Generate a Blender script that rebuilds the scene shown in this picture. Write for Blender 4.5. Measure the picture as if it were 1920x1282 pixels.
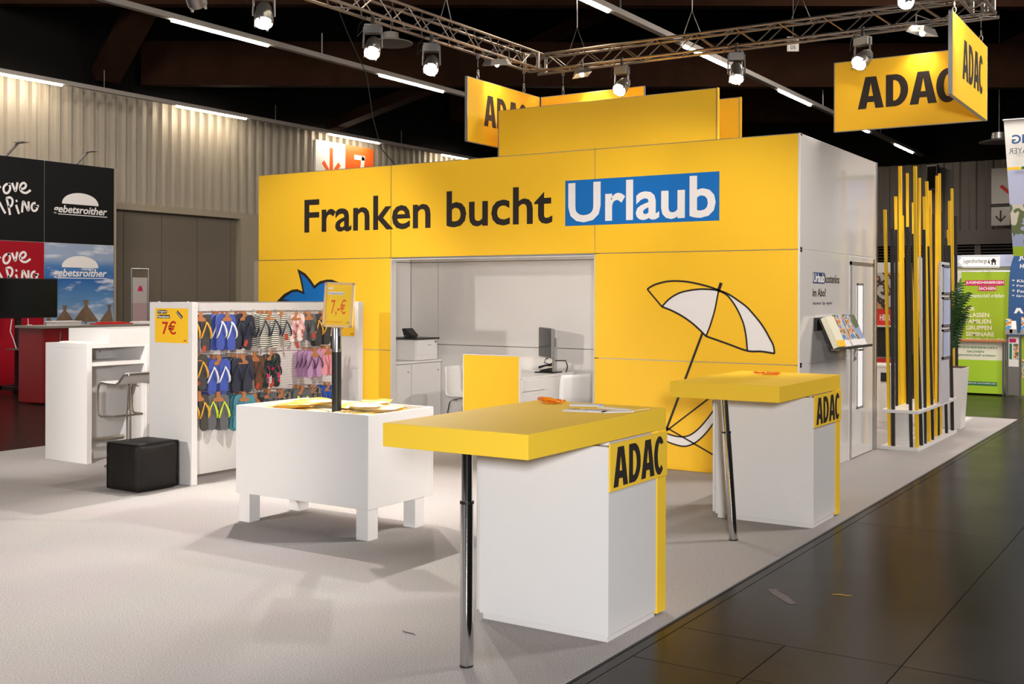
import bpy, bmesh, math, random
from mathutils import Vector, Matrix
random.seed(7)
for _o in list(bpy.data.objects):
    bpy.data.objects.remove(_o)
SC = bpy.context.scene
COL = SC.collection

# ---------------------------------------------------------------- camera
# world: origin = front right foot of the yellow stand, X along its front, Y to the back
cam_d = bpy.data.cameras.new('camera')
cam = bpy.data.objects.new('camera', cam_d)
COL.objects.link(cam)
YAW, ROLL = -0.57285, 0.003
_f = Vector((math.sin(YAW), math.cos(YAW), 0))
_r = Vector((math.cos(YAW), -math.sin(YAW), 0))
_u = Vector((0, 0, 1))
_r2 = _r * math.cos(ROLL) + _u * math.sin(ROLL)
_u2 = -_r * math.sin(ROLL) + _u * math.cos(ROLL)
cam.matrix_world = Matrix(((_r2.x, _u2.x, -_f.x, 3.08349), (_r2.y, _u2.y, -_f.y, -9.34036),
                           (_r2.z, _u2.z, -_f.z, 1.58786), (0, 0, 0, 1)))
cam_d.sensor_fit = 'HORIZONTAL'
cam_d.sensor_width = 36.0
cam_d.lens = 2075.065 / 1920 * 36.0
cam_d.shift_y = (555.42 - 641.0) / 1920
cam_d.clip_end = 200
SC.camera = cam

# ---------------------------------------------------------------- world, exposure
w = bpy.data.worlds.new('hall_air')
SC.world = w
w.use_nodes = True
w.node_tree.nodes['Background'].inputs[0].default_value = (1.0, 0.93, 0.86, 1)
w.node_tree.nodes['Background'].inputs[1].default_value = 0.035
SC.view_settings.view_transform = 'Standard'
SC.view_settings.look = 'None'
SC.view_settings.gamma = 1
SC.view_settings.use_curve_mapping = False
SC.view_settings.exposure = 0.04

# unseen area lights: a softbox near the camera, the rest added fill
def area(name, loc, target, sx, sy, power, color):
    d = bpy.data.lights.new(name, 'AREA')
    d.shape = 'RECTANGLE'; d.size = sx; d.size_y = sy; d.energy = power; d.color = color
    o = bpy.data.objects.new(name, d); COL.objects.link(o)
    o.location = loc
    o.rotation_euler = (Vector(target) - Vector(loc)).to_track_quat('-Z', 'Y').to_euler()
    return o
area('photographer_softbox', (4.27, -11.2, 2.20), (-1.6, -2.0, 1.1), .45, .45, 550, (0.95, 0.965, 1.0))
area('added_fill_light', (6.8, 4.6, 6.8), (0.0, 1.4, 1.6), 2, 4, 760, (1.0, 0.93, 0.88))
area('added_fill_light', (-10.2, -1.5, 7.4), (-14.6, 2.6, 1.2), 2, 2, 360, (1.0, 0.93, 0.88))
area('added_fill_light', (-.3, 7.6, 7.2), (-.2, 10.2, 1.0), 2, 2, 520, (1.0, 0.93, 0.86))

# unseen spot added at front left to brighten bin, rack end and desk
_l = bpy.data.lights.new('added_front_spot', 'SPOT'); _l.energy = 1750; _l.spot_size = math.radians(30); _l.spot_blend = .6; _l.color = (1, .93, .87); _l.shadow_soft_size = .15
_o = bpy.data.objects.new('added_front_spot', _l); COL.objects.link(_o); _o.location = (-5.0, -12.4, 3.2)
_o.rotation_euler = (Vector((-4.0, -3.3, .35)) - _o.location).to_track_quat('-Z', 'Y').to_euler()

# ---------------------------------------------------------------- helpers
def lin(c):
    c = c / 255.0
    return c / 12.92 if c <= 0.04045 else ((c + 0.055) / 1.055) ** 2.4
def rgb(r, g, b):
    return (lin(r), lin(g), lin(b), 1)

MATS = {}
def mat(name, col, rough=0.5, metal=0.0, noise=0.0, nscale=8.0, bump=0.0, bscale=60.0, spec=0.5, emit=None, estr=0.0,
        coat=0.0, trans=0.0, alpha=1.0, ior=1.45):
    """procedural principled material with a slight noise in its colour and relief"""
    m = bpy.data.materials.new(name); m.use_nodes = True
    nt = m.node_tree; b = nt.nodes['Principled BSDF']
    b.inputs['Base Color'].default_value = col
    b.inputs['Roughness'].default_value = rough
    b.inputs['Metallic'].default_value = metal
    b.inputs['Specular IOR Level'].default_value = spec
    b.inputs['IOR'].default_value = ior
    if coat: b.inputs['Coat Weight'].default_value = coat; b.inputs['Coat Roughness'].default_value = 0.08
    if trans: b.inputs['Transmission Weight'].default_value = trans
    if alpha < 1: b.inputs['Alpha'].default_value = alpha
    if emit:
        b.inputs['Emission Color'].default_value = emit; b.inputs['Emission Strength'].default_value = estr
    tc = nt.nodes.new('ShaderNodeTexCoord')
    if noise:
        n = nt.nodes.new('ShaderNodeTexNoise'); n.inputs['Scale'].default_value = nscale; n.inputs['Detail'].default_value = 6
        nt.links.new(tc.outputs['Object'], n.inputs['Vector'])
        mx = nt.nodes.new('ShaderNodeMix'); mx.data_type = 'RGBA'
        mx.inputs[6].default_value = tuple(max(0, c * (1 - noise)) for c in col[:3]) + (1,)
        mx.inputs[7].default_value = tuple(min(1, c * (1 + noise)) for c in col[:3]) + (1,)
        nt.links.new(n.outputs['Fac'], mx.inputs[0]); nt.links.new(mx.outputs[2], b.inputs['Base Color'])
    if bump:
        n2 = nt.nodes.new('ShaderNodeTexNoise'); n2.inputs['Scale'].default_value = bscale; n2.inputs['Detail'].default_value = 4
        nt.links.new(tc.outputs['Object'], n2.inputs['Vector'])
        bp = nt.nodes.new('ShaderNodeBump'); bp.inputs['Strength'].default_value = bump; bp.inputs['Distance'].default_value = 0.01
        nt.links.new(n2.outputs['Fac'], bp.inputs['Height']); nt.links.new(bp.outputs['Normal'], b.inputs['Normal'])
    MATS[name] = m
    return m

def V(*a): return Vector(a)
Z = V(0, 0, 1)

class MB:
    """collects shapes for ONE mesh object"""
    def __init__(s): s.v = []; s.f = []; s.m = []; s.smooth = []
    def add(s, vs, fs, mi=0, sm=False):
        o = len(s.v); s.v += [tuple(x) for x in vs]
        for f in fs: s.f.append([i + o for i in f]); s.m.append(mi); s.smooth.append(sm)
        return s
    def box(s, x0, x1, y0, y1, z0, z1, mi=0):
        vs = [(x0, y0, z0), (x1, y0, z0), (x1, y1, z0), (x0, y1, z0), (x0, y0, z1), (x1, y0, z1), (x1, y1, z1), (x0, y1, z1)]
        return s.add(vs, [(3, 2, 1, 0), (4, 5, 6, 7), (0, 1, 5, 4), (1, 2, 6, 5), (2, 3, 7, 6), (3, 0, 4, 7)], mi)
    def hexa(s, bot, top, mi=0):
        n = len(bot)
        fs = [tuple(reversed(range(n))), tuple(range(n, 2 * n))] + [(i, (i + 1) % n, n + (i + 1) % n, n + i) for i in range(n)]
        return s.add(list(bot) + list(top), fs, mi)
    def prism(s, pts, vec, mi=0):
        return s.hexa(pts, [tuple(Vector(p) + Vector(vec)) for p in pts], mi)
    def tube(s, path, r, n=8, mi=0, caps=True, closed=False):
        P = [Vector(p) for p in path]; rs = r if isinstance(r, (list, tuple)) else [r] * len(P)
        rings = []; prev = None
        for i, p in enumerate(P):
            if closed: t = (P[(i + 1) % len(P)] - P[i - 1])
            else: t = (P[min(i + 1, len(P) - 1)] - P[max(i - 1, 0)])
            if t.length < 1e-9: t = Z.copy()
            t.normalize()
            if prev is None:
                a = Vector((1, 0, 0)) if abs(t.x) < 0.8 else Vector((0, 1, 0))
                n1 = t.cross(a).normalized()
            else:
                n1 = prev - t * prev.dot(t)
                n1 = n1.normalized() if n1.length > 1e-6 else t.orthogonal().normalized()
            prev = n1; n2 = t.cross(n1)
            rings.append([p + (n1 * math.cos(2 * math.pi * k / n) + n2 * math.sin(2 * math.pi * k / n)) * rs[i] for k in range(n)])
        vs = [q for ring in rings for q in ring]; fs = []
        L = len(rings)
        for i in range(L if closed else L - 1):
            a = i * n; b = ((i + 1) % L) * n
            for k in range(n): fs.append((a + k, a + (k + 1) % n, b + (k + 1) % n, b + k))
        s.add(vs, fs, mi, True)
        if caps and not closed:
            s.add(rings[0], [tuple(reversed(range(n)))], mi); s.add(rings[-1], [tuple(range(n))], mi)
        return s
    def lathe(s, prof, axis0, axis_dir, n=20, mi=0):
        """prof = [(r, h)...] turned about the axis"""
        A = Vector(axis0); d = Vector(axis_dir).normalized()
        a = d.orthogonal().normalized(); b = d.cross(a)
        vs = []; fs = []
        for r, h in prof:
            for k in range(n):
                t = 2 * math.pi * k / n
                vs.append(A + d * h + (a * math.cos(t) + b * math.sin(t)) * r)
        for i in range(len(prof) - 1):
            for k in range(n):
                fs.append((i * n + k, i * n + (k + 1) % n, (i + 1) * n + (k + 1) % n, (i + 1) * n + k))
        return s.add(vs, fs, mi, True)
    def build(s, name, mats, parent=None, off=None, bev=0.0, world=True):
        """verts are given in world coordinates unless world=False (then in the space of the root)"""
        me = bpy.data.meshes.new(name)
        if world and parent is not None:
            r = parent
            while r.parent: r = r.parent
            o3 = r.location
            vs = [(x - o3.x, y - o3.y, z - o3.z) for x, y, z in s.v]
        else: vs = s.v
        me.from_pydata(vs, [], s.f)
        ms = mats if isinstance(mats, (list, tuple)) else [mats]
        for m in ms: me.materials.append(MATS[m] if isinstance(m, str) else m)
        me.polygons.foreach_set('material_index', s.m)
        me.polygons.foreach_set('use_smooth', s.smooth)
        me.update()
        if any(s.smooth): me.set_sharp_from_angle(angle=math.radians(42))
        return link(name, me, parent, bev)

def link(name, me, parent=None, bev=0.0):
    o = bpy.data.objects.new(name, me); COL.objects.link(o)
    if parent: o.parent = parent
    if bev:
        b = o.modifiers.new('edge', 'BEVEL'); b.width = bev; b.segments = 2; b.limit_method = 'ANGLE'
    return o
def box(name, m, x0, x1, y0, y1, z0, z1, parent=None, bev=0.0, world=True):
    return MB().box(x0, x1, y0, y1, z0, z1).build(name, m, parent, bev=bev, world=world)
def tag(o, label, cat, group=None):
    o['label'] = label; o['category'] = cat
    if group: o['group'] = group
    return o
def thing(name, label, cat, loc, group=None, rotz=0.0):
    o = bpy.data.objects.new(name, None); COL.objects.link(o)
    o.empty_display_size = 0.1; o.location = loc; o.rotation_euler = (0, 0, rotz)
    return tag(o, label, cat, group)
def struct(o):
    o['kind'] = 'structure'; return o
def copy_tree(o, parent=None):
    c = o.copy(); COL.objects.link(c); c.parent = parent
    for ch in [x for x in ALLCH(o)]: copy_tree(ch, c)
    return c
def ALLCH(o): return [x for x in bpy.data.objects if x.parent == o]

# flat frames: a place on a wall with a right and an up direction
class Fr:
    def __init__(s, o, r, u): s.o = Vector(o); s.r = Vector(r).normalized(); s.u = Vector(u).normalized(); s.n = s.r.cross(s.u)
    def p(s, a, b, c=0.0): return s.o + s.r * a + s.u * b + s.n * c
def rect(fr, a0, a1, b0, b1, c0, c1):
    m = MB()
    m.hexa([fr.p(a0, b0, c0), fr.p(a1, b0, c0), fr.p(a1, b1, c0), fr.p(a0, b1, c0)],
           [fr.p(a0, b0, c1), fr.p(a1, b0, c1), fr.p(a1, b1, c1), fr.p(a0, b1, c1)])
    return m
def curve_mesh(crv):
    o = bpy.data.objects.new('tmp', crv); COL.objects.link(o)
    bpy.context.view_layer.update()
    dg = bpy.context.evaluated_depsgraph_get()
    me = bpy.data.meshes.new_from_object(o.evaluated_get(dg))
    bpy.data.objects.remove(o); bpy.data.curves.remove(crv)
    return me
def rootloc(parent):
    r = parent
    while r is not None and r.parent: r = r.parent
    return r.location.copy() if r is not None else Vector((0, 0, 0))
def place(me, fr, fit, depth, name, m, parent):
    """fit = (a0, a1, b0, b1): stretch the flat mesh to this rectangle of the frame"""
    xs = [v.co.x for v in me.vertices]; ys = [v.co.y for v in me.vertices]; zs = [v.co.z for v in me.vertices]
    x0, x1, y0, y1, z0, z1 = min(xs), max(xs), min(ys), max(ys), min(zs), max(zs)
    a0, a1, b0, b1 = fit; ro = rootloc(parent)
    for v in me.vertices:
        a = a0 + (v.co.x - x0) / max(x1 - x0, 1e-9) * (a1 - a0)
        b = b0 + (v.co.y - y0) / max(y1 - y0, 1e-9) * (b1 - b0)
        c = depth[0] + (v.co.z - z0) / max(z1 - z0, 1e-9) * (depth[1] - depth[0])
        v.co = fr.p(a, b, c) - ro
    me.materials.clear(); me.materials.append(MATS[m])
    me.update()
    return link(name, me, parent)
def text(body, fr, fit, m, parent, bold=0.0, depth=(0.0, 0.0015), shear=0.0, name='lettering', res=3, spacing=1.0):
    c = bpy.data.curves.new('txt', 'FONT'); c.body = body; c.size = 1.0; c.extrude = 0.01; c.offset = bold
    c.shear = shear; c.resolution_u = res; c.space_character = spacing
    return place(curve_mesh(c), fr, fit, depth, name, m, parent)
def shape(loops, fr, m, parent, depth=(0.0, 0.0015), name='print'):
    """filled flat shape with holes; loops in frame coordinates"""
    c = bpy.data.curves.new('shp', 'CURVE'); c.dimensions = '2D'; c.fill_mode = 'BOTH'; c.extrude = 0.01
    for L in loops:
        sp = c.splines.new('POLY'); sp.points.add(len(L) - 1)
        for i, (x, y) in enumerate(L): sp.points[i].co = (x, y, 0, 1)
        sp.use_cyclic_u = True
    xs = [x for L in loops for x, y in L]; ys = [y for L in loops for x, y in L]
    return place(curve_mesh(c), fr, (min(xs), max(xs), min(ys), max(ys)), depth, name, m, parent)
def smooth_line(pts, n=4):
    """Catmull-Rom through the points"""
    if len(pts) < 3: return pts
    out = []
    for i in range(len(pts) - 1):
        p0 = pts[max(i - 1, 0)]; p1 = pts[i]; p2 = pts[i + 1]; p3 = pts[min(i + 2, len(pts) - 1)]
        for k in range(n):
            t = k / n
            out.append(tuple(0.5 * ((2 * p1[j]) + (-p0[j] + p2[j]) * t + (2 * p0[j] - 5 * p1[j] + 4 * p2[j] - p3[j]) * t * t
                                    + (-p0[j] + 3 * p1[j] - 3 * p2[j] + p3[j]) * t ** 3) for j in range(2)))
    out.append(pts[-1])
    return out
def stroke(mb, fr, pts, wd, c0=0.0, c1=0.0015, sm=True):
    """a ribbon of width wd along a line in the frame"""
    P = smooth_line(pts) if sm else pts
    n = len(P); Lf = []; Rt = []
    for i in range(n):
        a = P[max(i - 1, 0)]; b = P[min(i + 1, n - 1)]
        dx, dy = b[0] - a[0], b[1] - a[1]; l = math.hypot(dx, dy) or 1
        nx, ny = -dy / l * wd / 2, dx / l * wd / 2
        Lf.append((P[i][0] + nx, P[i][1] + ny)); Rt.append((P[i][0] - nx, P[i][1] - ny))
    for i in range(n - 1):
        q = [Lf[i], Rt[i], Rt[i + 1], Lf[i + 1]]
        mb.hexa([fr.p(x, y, c0) for x, y in q], [fr.p(x, y, c1) for x, y in q])
    return mb
def arc(cx, cy, rx, ry, a0, a1, n=14):
    return [(cx + rx * math.cos(math.radians(a0 + (a1 - a0) * i / n)), cy + ry * math.sin(math.radians(a0 + (a1 - a0) * i / n))) for i in range(n + 1)]

# heavy condensed capitals A D A C, one unit tall, drawn by hand
def cap_A(x, wd):
    t = wd * 0.34
    return [[(x, 0), (x + wd * .29, 1), (x + wd * .71, 1), (x + wd, 0), (x + wd * .68, 0), (x + wd * .63, .2), (x + wd * .37, .2), (x + wd * .32, 0)],
            [(x + wd * .41, .39), (x + wd * .5, .80), (x + wd * .59, .39)]]
def cap_D(x, wd):
    o = [(x, 0), (x, 1), (x + wd * .45, 1)] + [(x + wd * .42 + wd * .58 * math.cos(math.radians(a)), .5 + .5 * math.sin(math.radians(a))) for a in range(75, -76, -15)] + [(x + wd * .45, 0)]
    i = [(x + wd * .33, .18), (x + wd * .33, .82)] + [(x + wd * .38 + wd * .28 * math.cos(math.radians(a)), .5 + .32 * math.sin(math.radians(a))) for a in range(80, -81, -20)]
    return [o, i]
def cap_C(x, wd):
    o = [(x + wd * .5 + wd * .5 * math.cos(math.radians(a)), .5 + .52 * math.sin(math.radians(a))) for a in range(38, 323, 12)]
    i = [(x + wd * .54 + wd * .2 * math.cos(math.radians(a)), .5 + .34 * math.sin(math.radians(a))) for a in range(310, 49, -14)]
    return [o + i]
def adac(fr, a0, a1, b0, b1, m, parent, depth=(0.0, 0.002)):
    loops = cap_A(0, .76) + cap_D(.82, .64) + cap_A(1.50, .76) + cap_C(2.24, .62)
    W = 2.86
    L2 = [[(a0 + x / W * (a1 - a0), b0 + y * (b1 - b0)) for x, y in L] for L in loops]
    return shape(L2, fr, m, parent, depth, 'lettering')

# ---------------------------------------------------------------- materials
mat('yellow', rgb(252, 197, 46), 0.45, spec=.35, noise=.015, nscale=3)
mat('yellow_gloss', rgb(248, 203, 62), 0.55, spec=.05, noise=.015, nscale=3)
mat('alu', rgb(186, 184, 182), 0.38, 0.85)
mat('alu_dark', rgb(120, 118, 116), 0.45, 0.8)
mat('white', rgb(226, 222, 218), 0.35, noise=.01)
mat('white_matt', rgb(222, 217, 212), 0.6, noise=.01)
mat('white_gloss', rgb(214, 209, 204), 0.10, coat=0.25, noise=.01)
mat('print_dark', rgb(42, 33, 30), 0.5)
mat('print_white', rgb(238, 232, 228), 0.5)
mat('print_blue', rgb(16, 108, 184), 0.5)
mat('print_navy', rgb(34, 60, 104), 0.5)
mat('print_grey', rgb(92, 92, 100), 0.5)
mat('print_red', rgb(200, 40, 34), 0.5)
mat('print_orange', rgb(236, 96, 28), 0.5)
mat('black_plastic', rgb(30, 29, 29), 0.4)
mat('black_gloss', rgb(9, 9, 11), 0.12)
mat('grey_plastic', rgb(120, 118, 116), 0.5)
mat('silver', rgb(190, 190, 190), 0.25, 0.9)
mat('chrome', rgb(205, 205, 205), 0.10, 1.0)
mat('steel', rgb(168, 166, 162), 0.3, 0.95)
mat('leather', rgb(24, 21, 20), 0.5, spec=.3, bump=.35, bscale=9, noise=.1)
mat('rubber', rgb(24, 24, 24), 0.7)
mat('glass', rgb(240, 244, 244), 0.03, trans=0.9, alpha=1.0)
mat('pane_glow', rgb(232, 234, 238), 0.3, emit=(1, .98, .95, 1), estr=0.35)  # door pane glows by itself, standing in for its bright reflection
mat('cardboard', rgb(176, 112, 66), 0.75, noise=.1, nscale=30)
mat('tag_red', rgb(176, 62, 38), 0.6)
mat('paper', rgb(230, 226, 220), 0.6)
mat('truss_alu', rgb(142, 132, 124), 0.42, 0.9)
mat('lamp_body', rgb(140, 136, 132), 0.35, 0.75)
mat('lens', (1, 1, 1, 1), 0.3, emit=(1, .93, .82, 1), estr=60)
mat('tube_lit', (1, 1, 1, 1), 0.4, emit=(1, .88, .70, 1), estr=70)
mat('rail_grey', rgb(150, 142, 134), 0.5)
mat('timber', rgb(40, 24, 15), 0.9, spec=.05, noise=.35, nscale=3, bump=.2, bscale=20)
mat('dark_void', rgb(13, 11, 10), 0.9, spec=.1)
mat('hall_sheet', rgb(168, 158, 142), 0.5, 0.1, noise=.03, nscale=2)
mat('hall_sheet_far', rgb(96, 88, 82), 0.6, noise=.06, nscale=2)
mat('hall_door', rgb(112, 102, 88), 0.55, noise=.04, nscale=1.5)
mat('hall_trim', rgb(158, 146, 126), 0.5)
mat('panel_black', rgb(8, 8, 10), 0.5, spec=.3)
mat('panel_red', rgb(158, 2, 26), 0.5, spec=.3)
mat('counter_red', rgb(150, 22, 28), 0.3)
mat('straw', rgb(120, 96, 74), 0.8, noise=.3, nscale=12)
mat('green_print', rgb(150, 176, 34), 0.5)
mat('green_dark', rgb(30, 112, 84), 0.5)
mat('lime_print', rgb(168, 206, 44), 0.5)
mat('magenta', rgb(190, 24, 92), 0.5)
mat('cream', rgb(232, 226, 200), 0.5)
mat('flag_blue', rgb(44, 84, 134), 0.6, noise=.06, nscale=2)
mat('lilac', rgb(178, 184, 212), 0.5)
mat('leaf', rgb(52, 84, 40), 0.5, noise=.3, nscale=6)
mat('soil', rgb(70, 44, 34), 0.95, noise=.4, nscale=30)
mat('stick_yellow', rgb(246, 196, 8), 0.45, noise=.02)
mat('stick_black', rgb(26, 25, 25), 0.45)
mat('bag_film', rgb(250, 196, 84), 0.22, noise=.12, nscale=5, bump=.25, bscale=14)
mat('bag_film_pale', rgb(252, 232, 180), 0.22, noise=.1, nscale=5, bump=.25, bscale=14)
mat('orange_rubber', rgb(240, 140, 20), 0.35)

def carpet_mat():
    m = mat('carpet', rgb(172, 165, 160), 0.95, spec=.1)
    nt = m.node_tree; b = nt.nodes['Principled BSDF']; tc = [n for n in nt.nodes if n.type == 'TEX_COORD'][0]
    n1 = nt.nodes.new('ShaderNodeTexNoise'); n1.inputs['Scale'].default_value = 160; n1.inputs['Detail'].default_value = 5
    n2 = nt.nodes.new('ShaderNodeTexNoise'); n2.inputs['Scale'].default_value = 1.6; n2.inputs['Detail'].default_value = 5
    for n in (n1, n2): nt.links.new(tc.outputs['Object'], n.inputs['Vector'])
    cr = nt.nodes.new('ShaderNodeValToRGB')
    cr.color_ramp.elements[0].position = .3; cr.color_ramp.elements[0].color = rgb(140, 134, 131)
    cr.color_ramp.elements[1].position = .72; cr.color_ramp.elements[1].color = rgb(198, 192, 189)
    nt.links.new(n1.outputs['Fac'], cr.inputs[0])
    mx = nt.nodes.new('ShaderNodeMix'); mx.data_type = 'RGBA'; mx.blend_type = 'MULTIPLY'; mx.inputs[0].default_value = .12
    nt.links.new(cr.outputs[0], mx.inputs[6]); nt.links.new(n2.outputs['Color'], mx.inputs[7])
    nt.links.new(mx.outputs[2], b.inputs['Base Color'])
    bp = nt.nodes.new('ShaderNodeBump'); bp.inputs['Strength'].default_value = .5; bp.inputs['Distance'].default_value = .004
    nt.links.new(n1.outputs['Fac'], bp.inputs['Height']); nt.links.new(bp.outputs[0], b.inputs['Normal'])
carpet_mat()
def floor_mat(name, c0, c1):
    m = mat(name, c0, 0.25, spec=.13)
    nt = m.node_tree; b = nt.nodes['Principled BSDF']; tc = [n for n in nt.nodes if n.type == 'TEX_COORD'][0]
    g = nt.nodes.new('ShaderNodeNewGeometry')
    n1 = nt.nodes.new('ShaderNodeTexNoise'); n1.inputs['Scale'].default_value = 1.7; n1.inputs['Detail'].default_value = 8
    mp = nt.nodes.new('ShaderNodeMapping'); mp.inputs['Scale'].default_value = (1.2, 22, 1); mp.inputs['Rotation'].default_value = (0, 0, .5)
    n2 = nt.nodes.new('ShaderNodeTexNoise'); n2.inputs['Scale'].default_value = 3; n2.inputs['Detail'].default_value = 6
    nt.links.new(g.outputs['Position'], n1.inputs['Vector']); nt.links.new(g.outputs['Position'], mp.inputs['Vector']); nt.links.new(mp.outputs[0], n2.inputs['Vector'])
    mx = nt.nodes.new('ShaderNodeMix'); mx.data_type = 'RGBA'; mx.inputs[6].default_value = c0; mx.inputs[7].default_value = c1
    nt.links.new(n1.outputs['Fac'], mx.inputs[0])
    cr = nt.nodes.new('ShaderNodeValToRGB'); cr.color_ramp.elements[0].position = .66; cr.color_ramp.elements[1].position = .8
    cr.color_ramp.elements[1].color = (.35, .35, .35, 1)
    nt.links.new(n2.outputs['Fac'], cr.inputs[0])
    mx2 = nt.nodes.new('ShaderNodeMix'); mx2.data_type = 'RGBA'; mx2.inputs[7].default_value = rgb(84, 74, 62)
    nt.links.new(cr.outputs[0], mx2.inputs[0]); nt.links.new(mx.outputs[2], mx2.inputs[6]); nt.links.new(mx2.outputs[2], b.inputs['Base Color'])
    mr = nt.nodes.new('ShaderNodeMapRange'); mr.inputs['To Min'].default_value = .20; mr.inputs['To Max'].default_value = .30
    nt.links.new(n1.outputs['Fac'], mr.inputs['Value']); nt.links.new(mr.outputs[0], b.inputs['Roughness'])
    return m
floor_mat('hall_floor', rgb(24, 20, 17), rgb(33, 27, 22))
mat('floor_joint', rgb(20, 18, 16), .8)

def peg_mat():
    m = mat('pegboard', rgb(222, 214, 208), .5)
    nt = m.node_tree; b = nt.nodes['Principled BSDF']; g = nt.nodes.new('ShaderNodeNewGeometry')
    sx = nt.nodes.new('ShaderNodeSeparateXYZ'); nt.links.new(g.outputs['Position'], sx.inputs[0])
    def frac(sock):
        a = nt.nodes.new('ShaderNodeMath'); a.operation = 'MULTIPLY'; a.inputs[1].default_value = 1 / .025; nt.links.new(sock, a.inputs[0])
        f = nt.nodes.new('ShaderNodeMath'); f.operation = 'FRACT'; nt.links.new(a.outputs[0], f.inputs[0])
        s = nt.nodes.new('ShaderNodeMath'); s.operation = 'SUBTRACT'; s.inputs[1].default_value = .5; nt.links.new(f.outputs[0], s.inputs[0])
        p = nt.nodes.new('ShaderNodeMath'); p.operation = 'MULTIPLY'; nt.links.new(s.outputs[0], p.inputs[0]); nt.links.new(s.outputs[0], p.inputs[1])
        return p.outputs[0]
    ad = nt.nodes.new('ShaderNodeMath'); ad.operation = 'ADD'; nt.links.new(frac(sx.outputs[1]), ad.inputs[0]); nt.links.new(frac(sx.outputs[2]), ad.inputs[1])
    lt = nt.nodes.new('ShaderNodeMath'); lt.operation = 'LESS_THAN'; lt.inputs[1].default_value = .035; nt.links.new(ad.outputs[0], lt.inputs[0])
    mx = nt.nodes.new('ShaderNodeMix'); mx.data_type = 'RGBA'; mx.inputs[6].default_value = rgb(226, 216, 210); mx.inputs[7].default_value = rgb(140, 128, 122)
    nt.links.new(lt.outputs[0], mx.inputs[0]); nt.links.new(mx.outputs[2], b.inputs['Base Color'])
peg_mat()
def stripes_mat():
    m = mat('sole_stripes', rgb(230, 224, 205), .6)
    nt = m.node_tree; b = nt.nodes['Principled BSDF']; tc = [n for n in nt.nodes if n.type == 'TEX_COORD'][0]
    s = nt.nodes.new('ShaderNodeSeparateXYZ'); nt.links.new(tc.outputs['Object'], s.inputs[0])
    a = nt.nodes.new('ShaderNodeMath'); a.operation = 'MULTIPLY'; a.inputs[1].default_value = 2 * math.pi / .0175; nt.links.new(s.outputs[2], a.inputs[0])
    f = nt.nodes.new('ShaderNodeMath'); f.operation = 'SINE'; nt.links.new(a.outputs[0], f.inputs[0])
    g = nt.nodes.new('ShaderNodeMath'); g.operation = 'GREATER_THAN'; g.inputs[1].default_value = .2; nt.links.new(f.outputs[0], g.inputs[0])
    mx = nt.nodes.new('ShaderNodeMix'); mx.data_type = 'RGBA'; mx.inputs[6].default_value = rgb(232, 226, 206); mx.inputs[7].default_value = rgb(34, 34, 44)
    nt.links.new(g.outputs[0], mx.inputs[0]); nt.links.new(mx.outputs[2], b.inputs['Base Color'])
stripes_mat()
def blot_mat(name, cols, scale):
    """printed pattern of several colours (flowers, marbling)"""
    m = mat(name, cols[0], .6)
    nt = m.node_tree; b = nt.nodes['Principled BSDF']; tc = [n for n in nt.nodes if n.type == 'TEX_COORD'][0]
    n = nt.nodes.new('ShaderNodeTexNoise'); n.inputs['Scale'].default_value = scale; n.inputs['Detail'].default_value = 3
    nt.links.new(tc.outputs['Object'], n.inputs['Vector'])
    cr = nt.nodes.new('ShaderNodeValToRGB'); cr.color_ramp.interpolation = 'CONSTANT'
    k = len(cols)
    for i, c in enumerate(cols):
        pos = .0 if i == 0 else .38 + .28 * i / k
        e = cr.color_ramp.elements[i] if i < 2 else cr.color_ramp.elements.new(pos)
        e.position = pos; e.color = c
    nt.links.new(n.outputs['Fac'], cr.inputs[0]); nt.links.new(cr.outputs[0], b.inputs['Base Color'])
blot_mat('sole_floral', [rgb(24, 34, 40), rgb(34, 70, 52), rgb(228, 24, 92)], 22)
blot_mat('sole_floral_pale', [rgb(236, 218, 206), rgb(232, 200, 190), rgb(190, 96, 84)], 20)
blot_mat('sole_pattern', [rgb(40, 38, 36), rgb(150, 140, 122), rgb(60, 56, 52)], 40)
blot_mat('sky_photo', [rgb(120, 146, 182), rgb(40, 98, 158), rgb(150, 168, 190)], 1.6)
blot_mat('landscape_photo', [rgb(150, 160, 190), rgb(92, 104, 66), rgb(196, 190, 176)], 2.2)
blot_mat('brochure_photo', [rgb(60, 132, 196), rgb(222, 200, 160), rgb(214, 120, 60), rgb(70, 110, 70)], 14)
blot_mat('poster_photo', [rgb(186, 180, 176), rgb(60, 50, 50), rgb(190, 140, 100)], 6)
# ================================================================ floor and carpet
fl = struct(box('floor', 'floor_joint', -30, 16, -24, 34, -0.06, -0.014))
def slab(x0, x1, y0, y1):
    g = .0025
    return box('floor_slab', 'hall_floor', x0 + g, x1 - g, y0 + g, y1 - g, -0.03, -0.008, fl)
T = .517
yrows = [-4.40 - T * k for k in range(11)]
for k in range(10):                                   # small tiles near the camera
    for i in range(6):
        slab(.873 + T * i, .873 + T * (i + 1), yrows[k + 1], yrows[k])
slab(.817, .873, -9.57, 8.0)                          # cover strip along the carpet
for (y0, y1) in ((-4.40, -1.42), (-1.42, 1.55), (1.55, 4.53), (4.53, 8.0)):
    for i in range(3): slab(.873 + 1.034 * i, .873 + 1.034 * (i + 1), y0, y1)
slab(3.975, 16, -9.57, 8.0)
slab(-30, 16, -24, -9.57)
slab(-30, 16, 8.0, 34)
slab(-30, .817, -9.57, 8.0)
cp = struct(box('floor_carpet', 'carpet', -7.36, .80, -9.4, 6.42, -0.008, 0.0))

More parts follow.
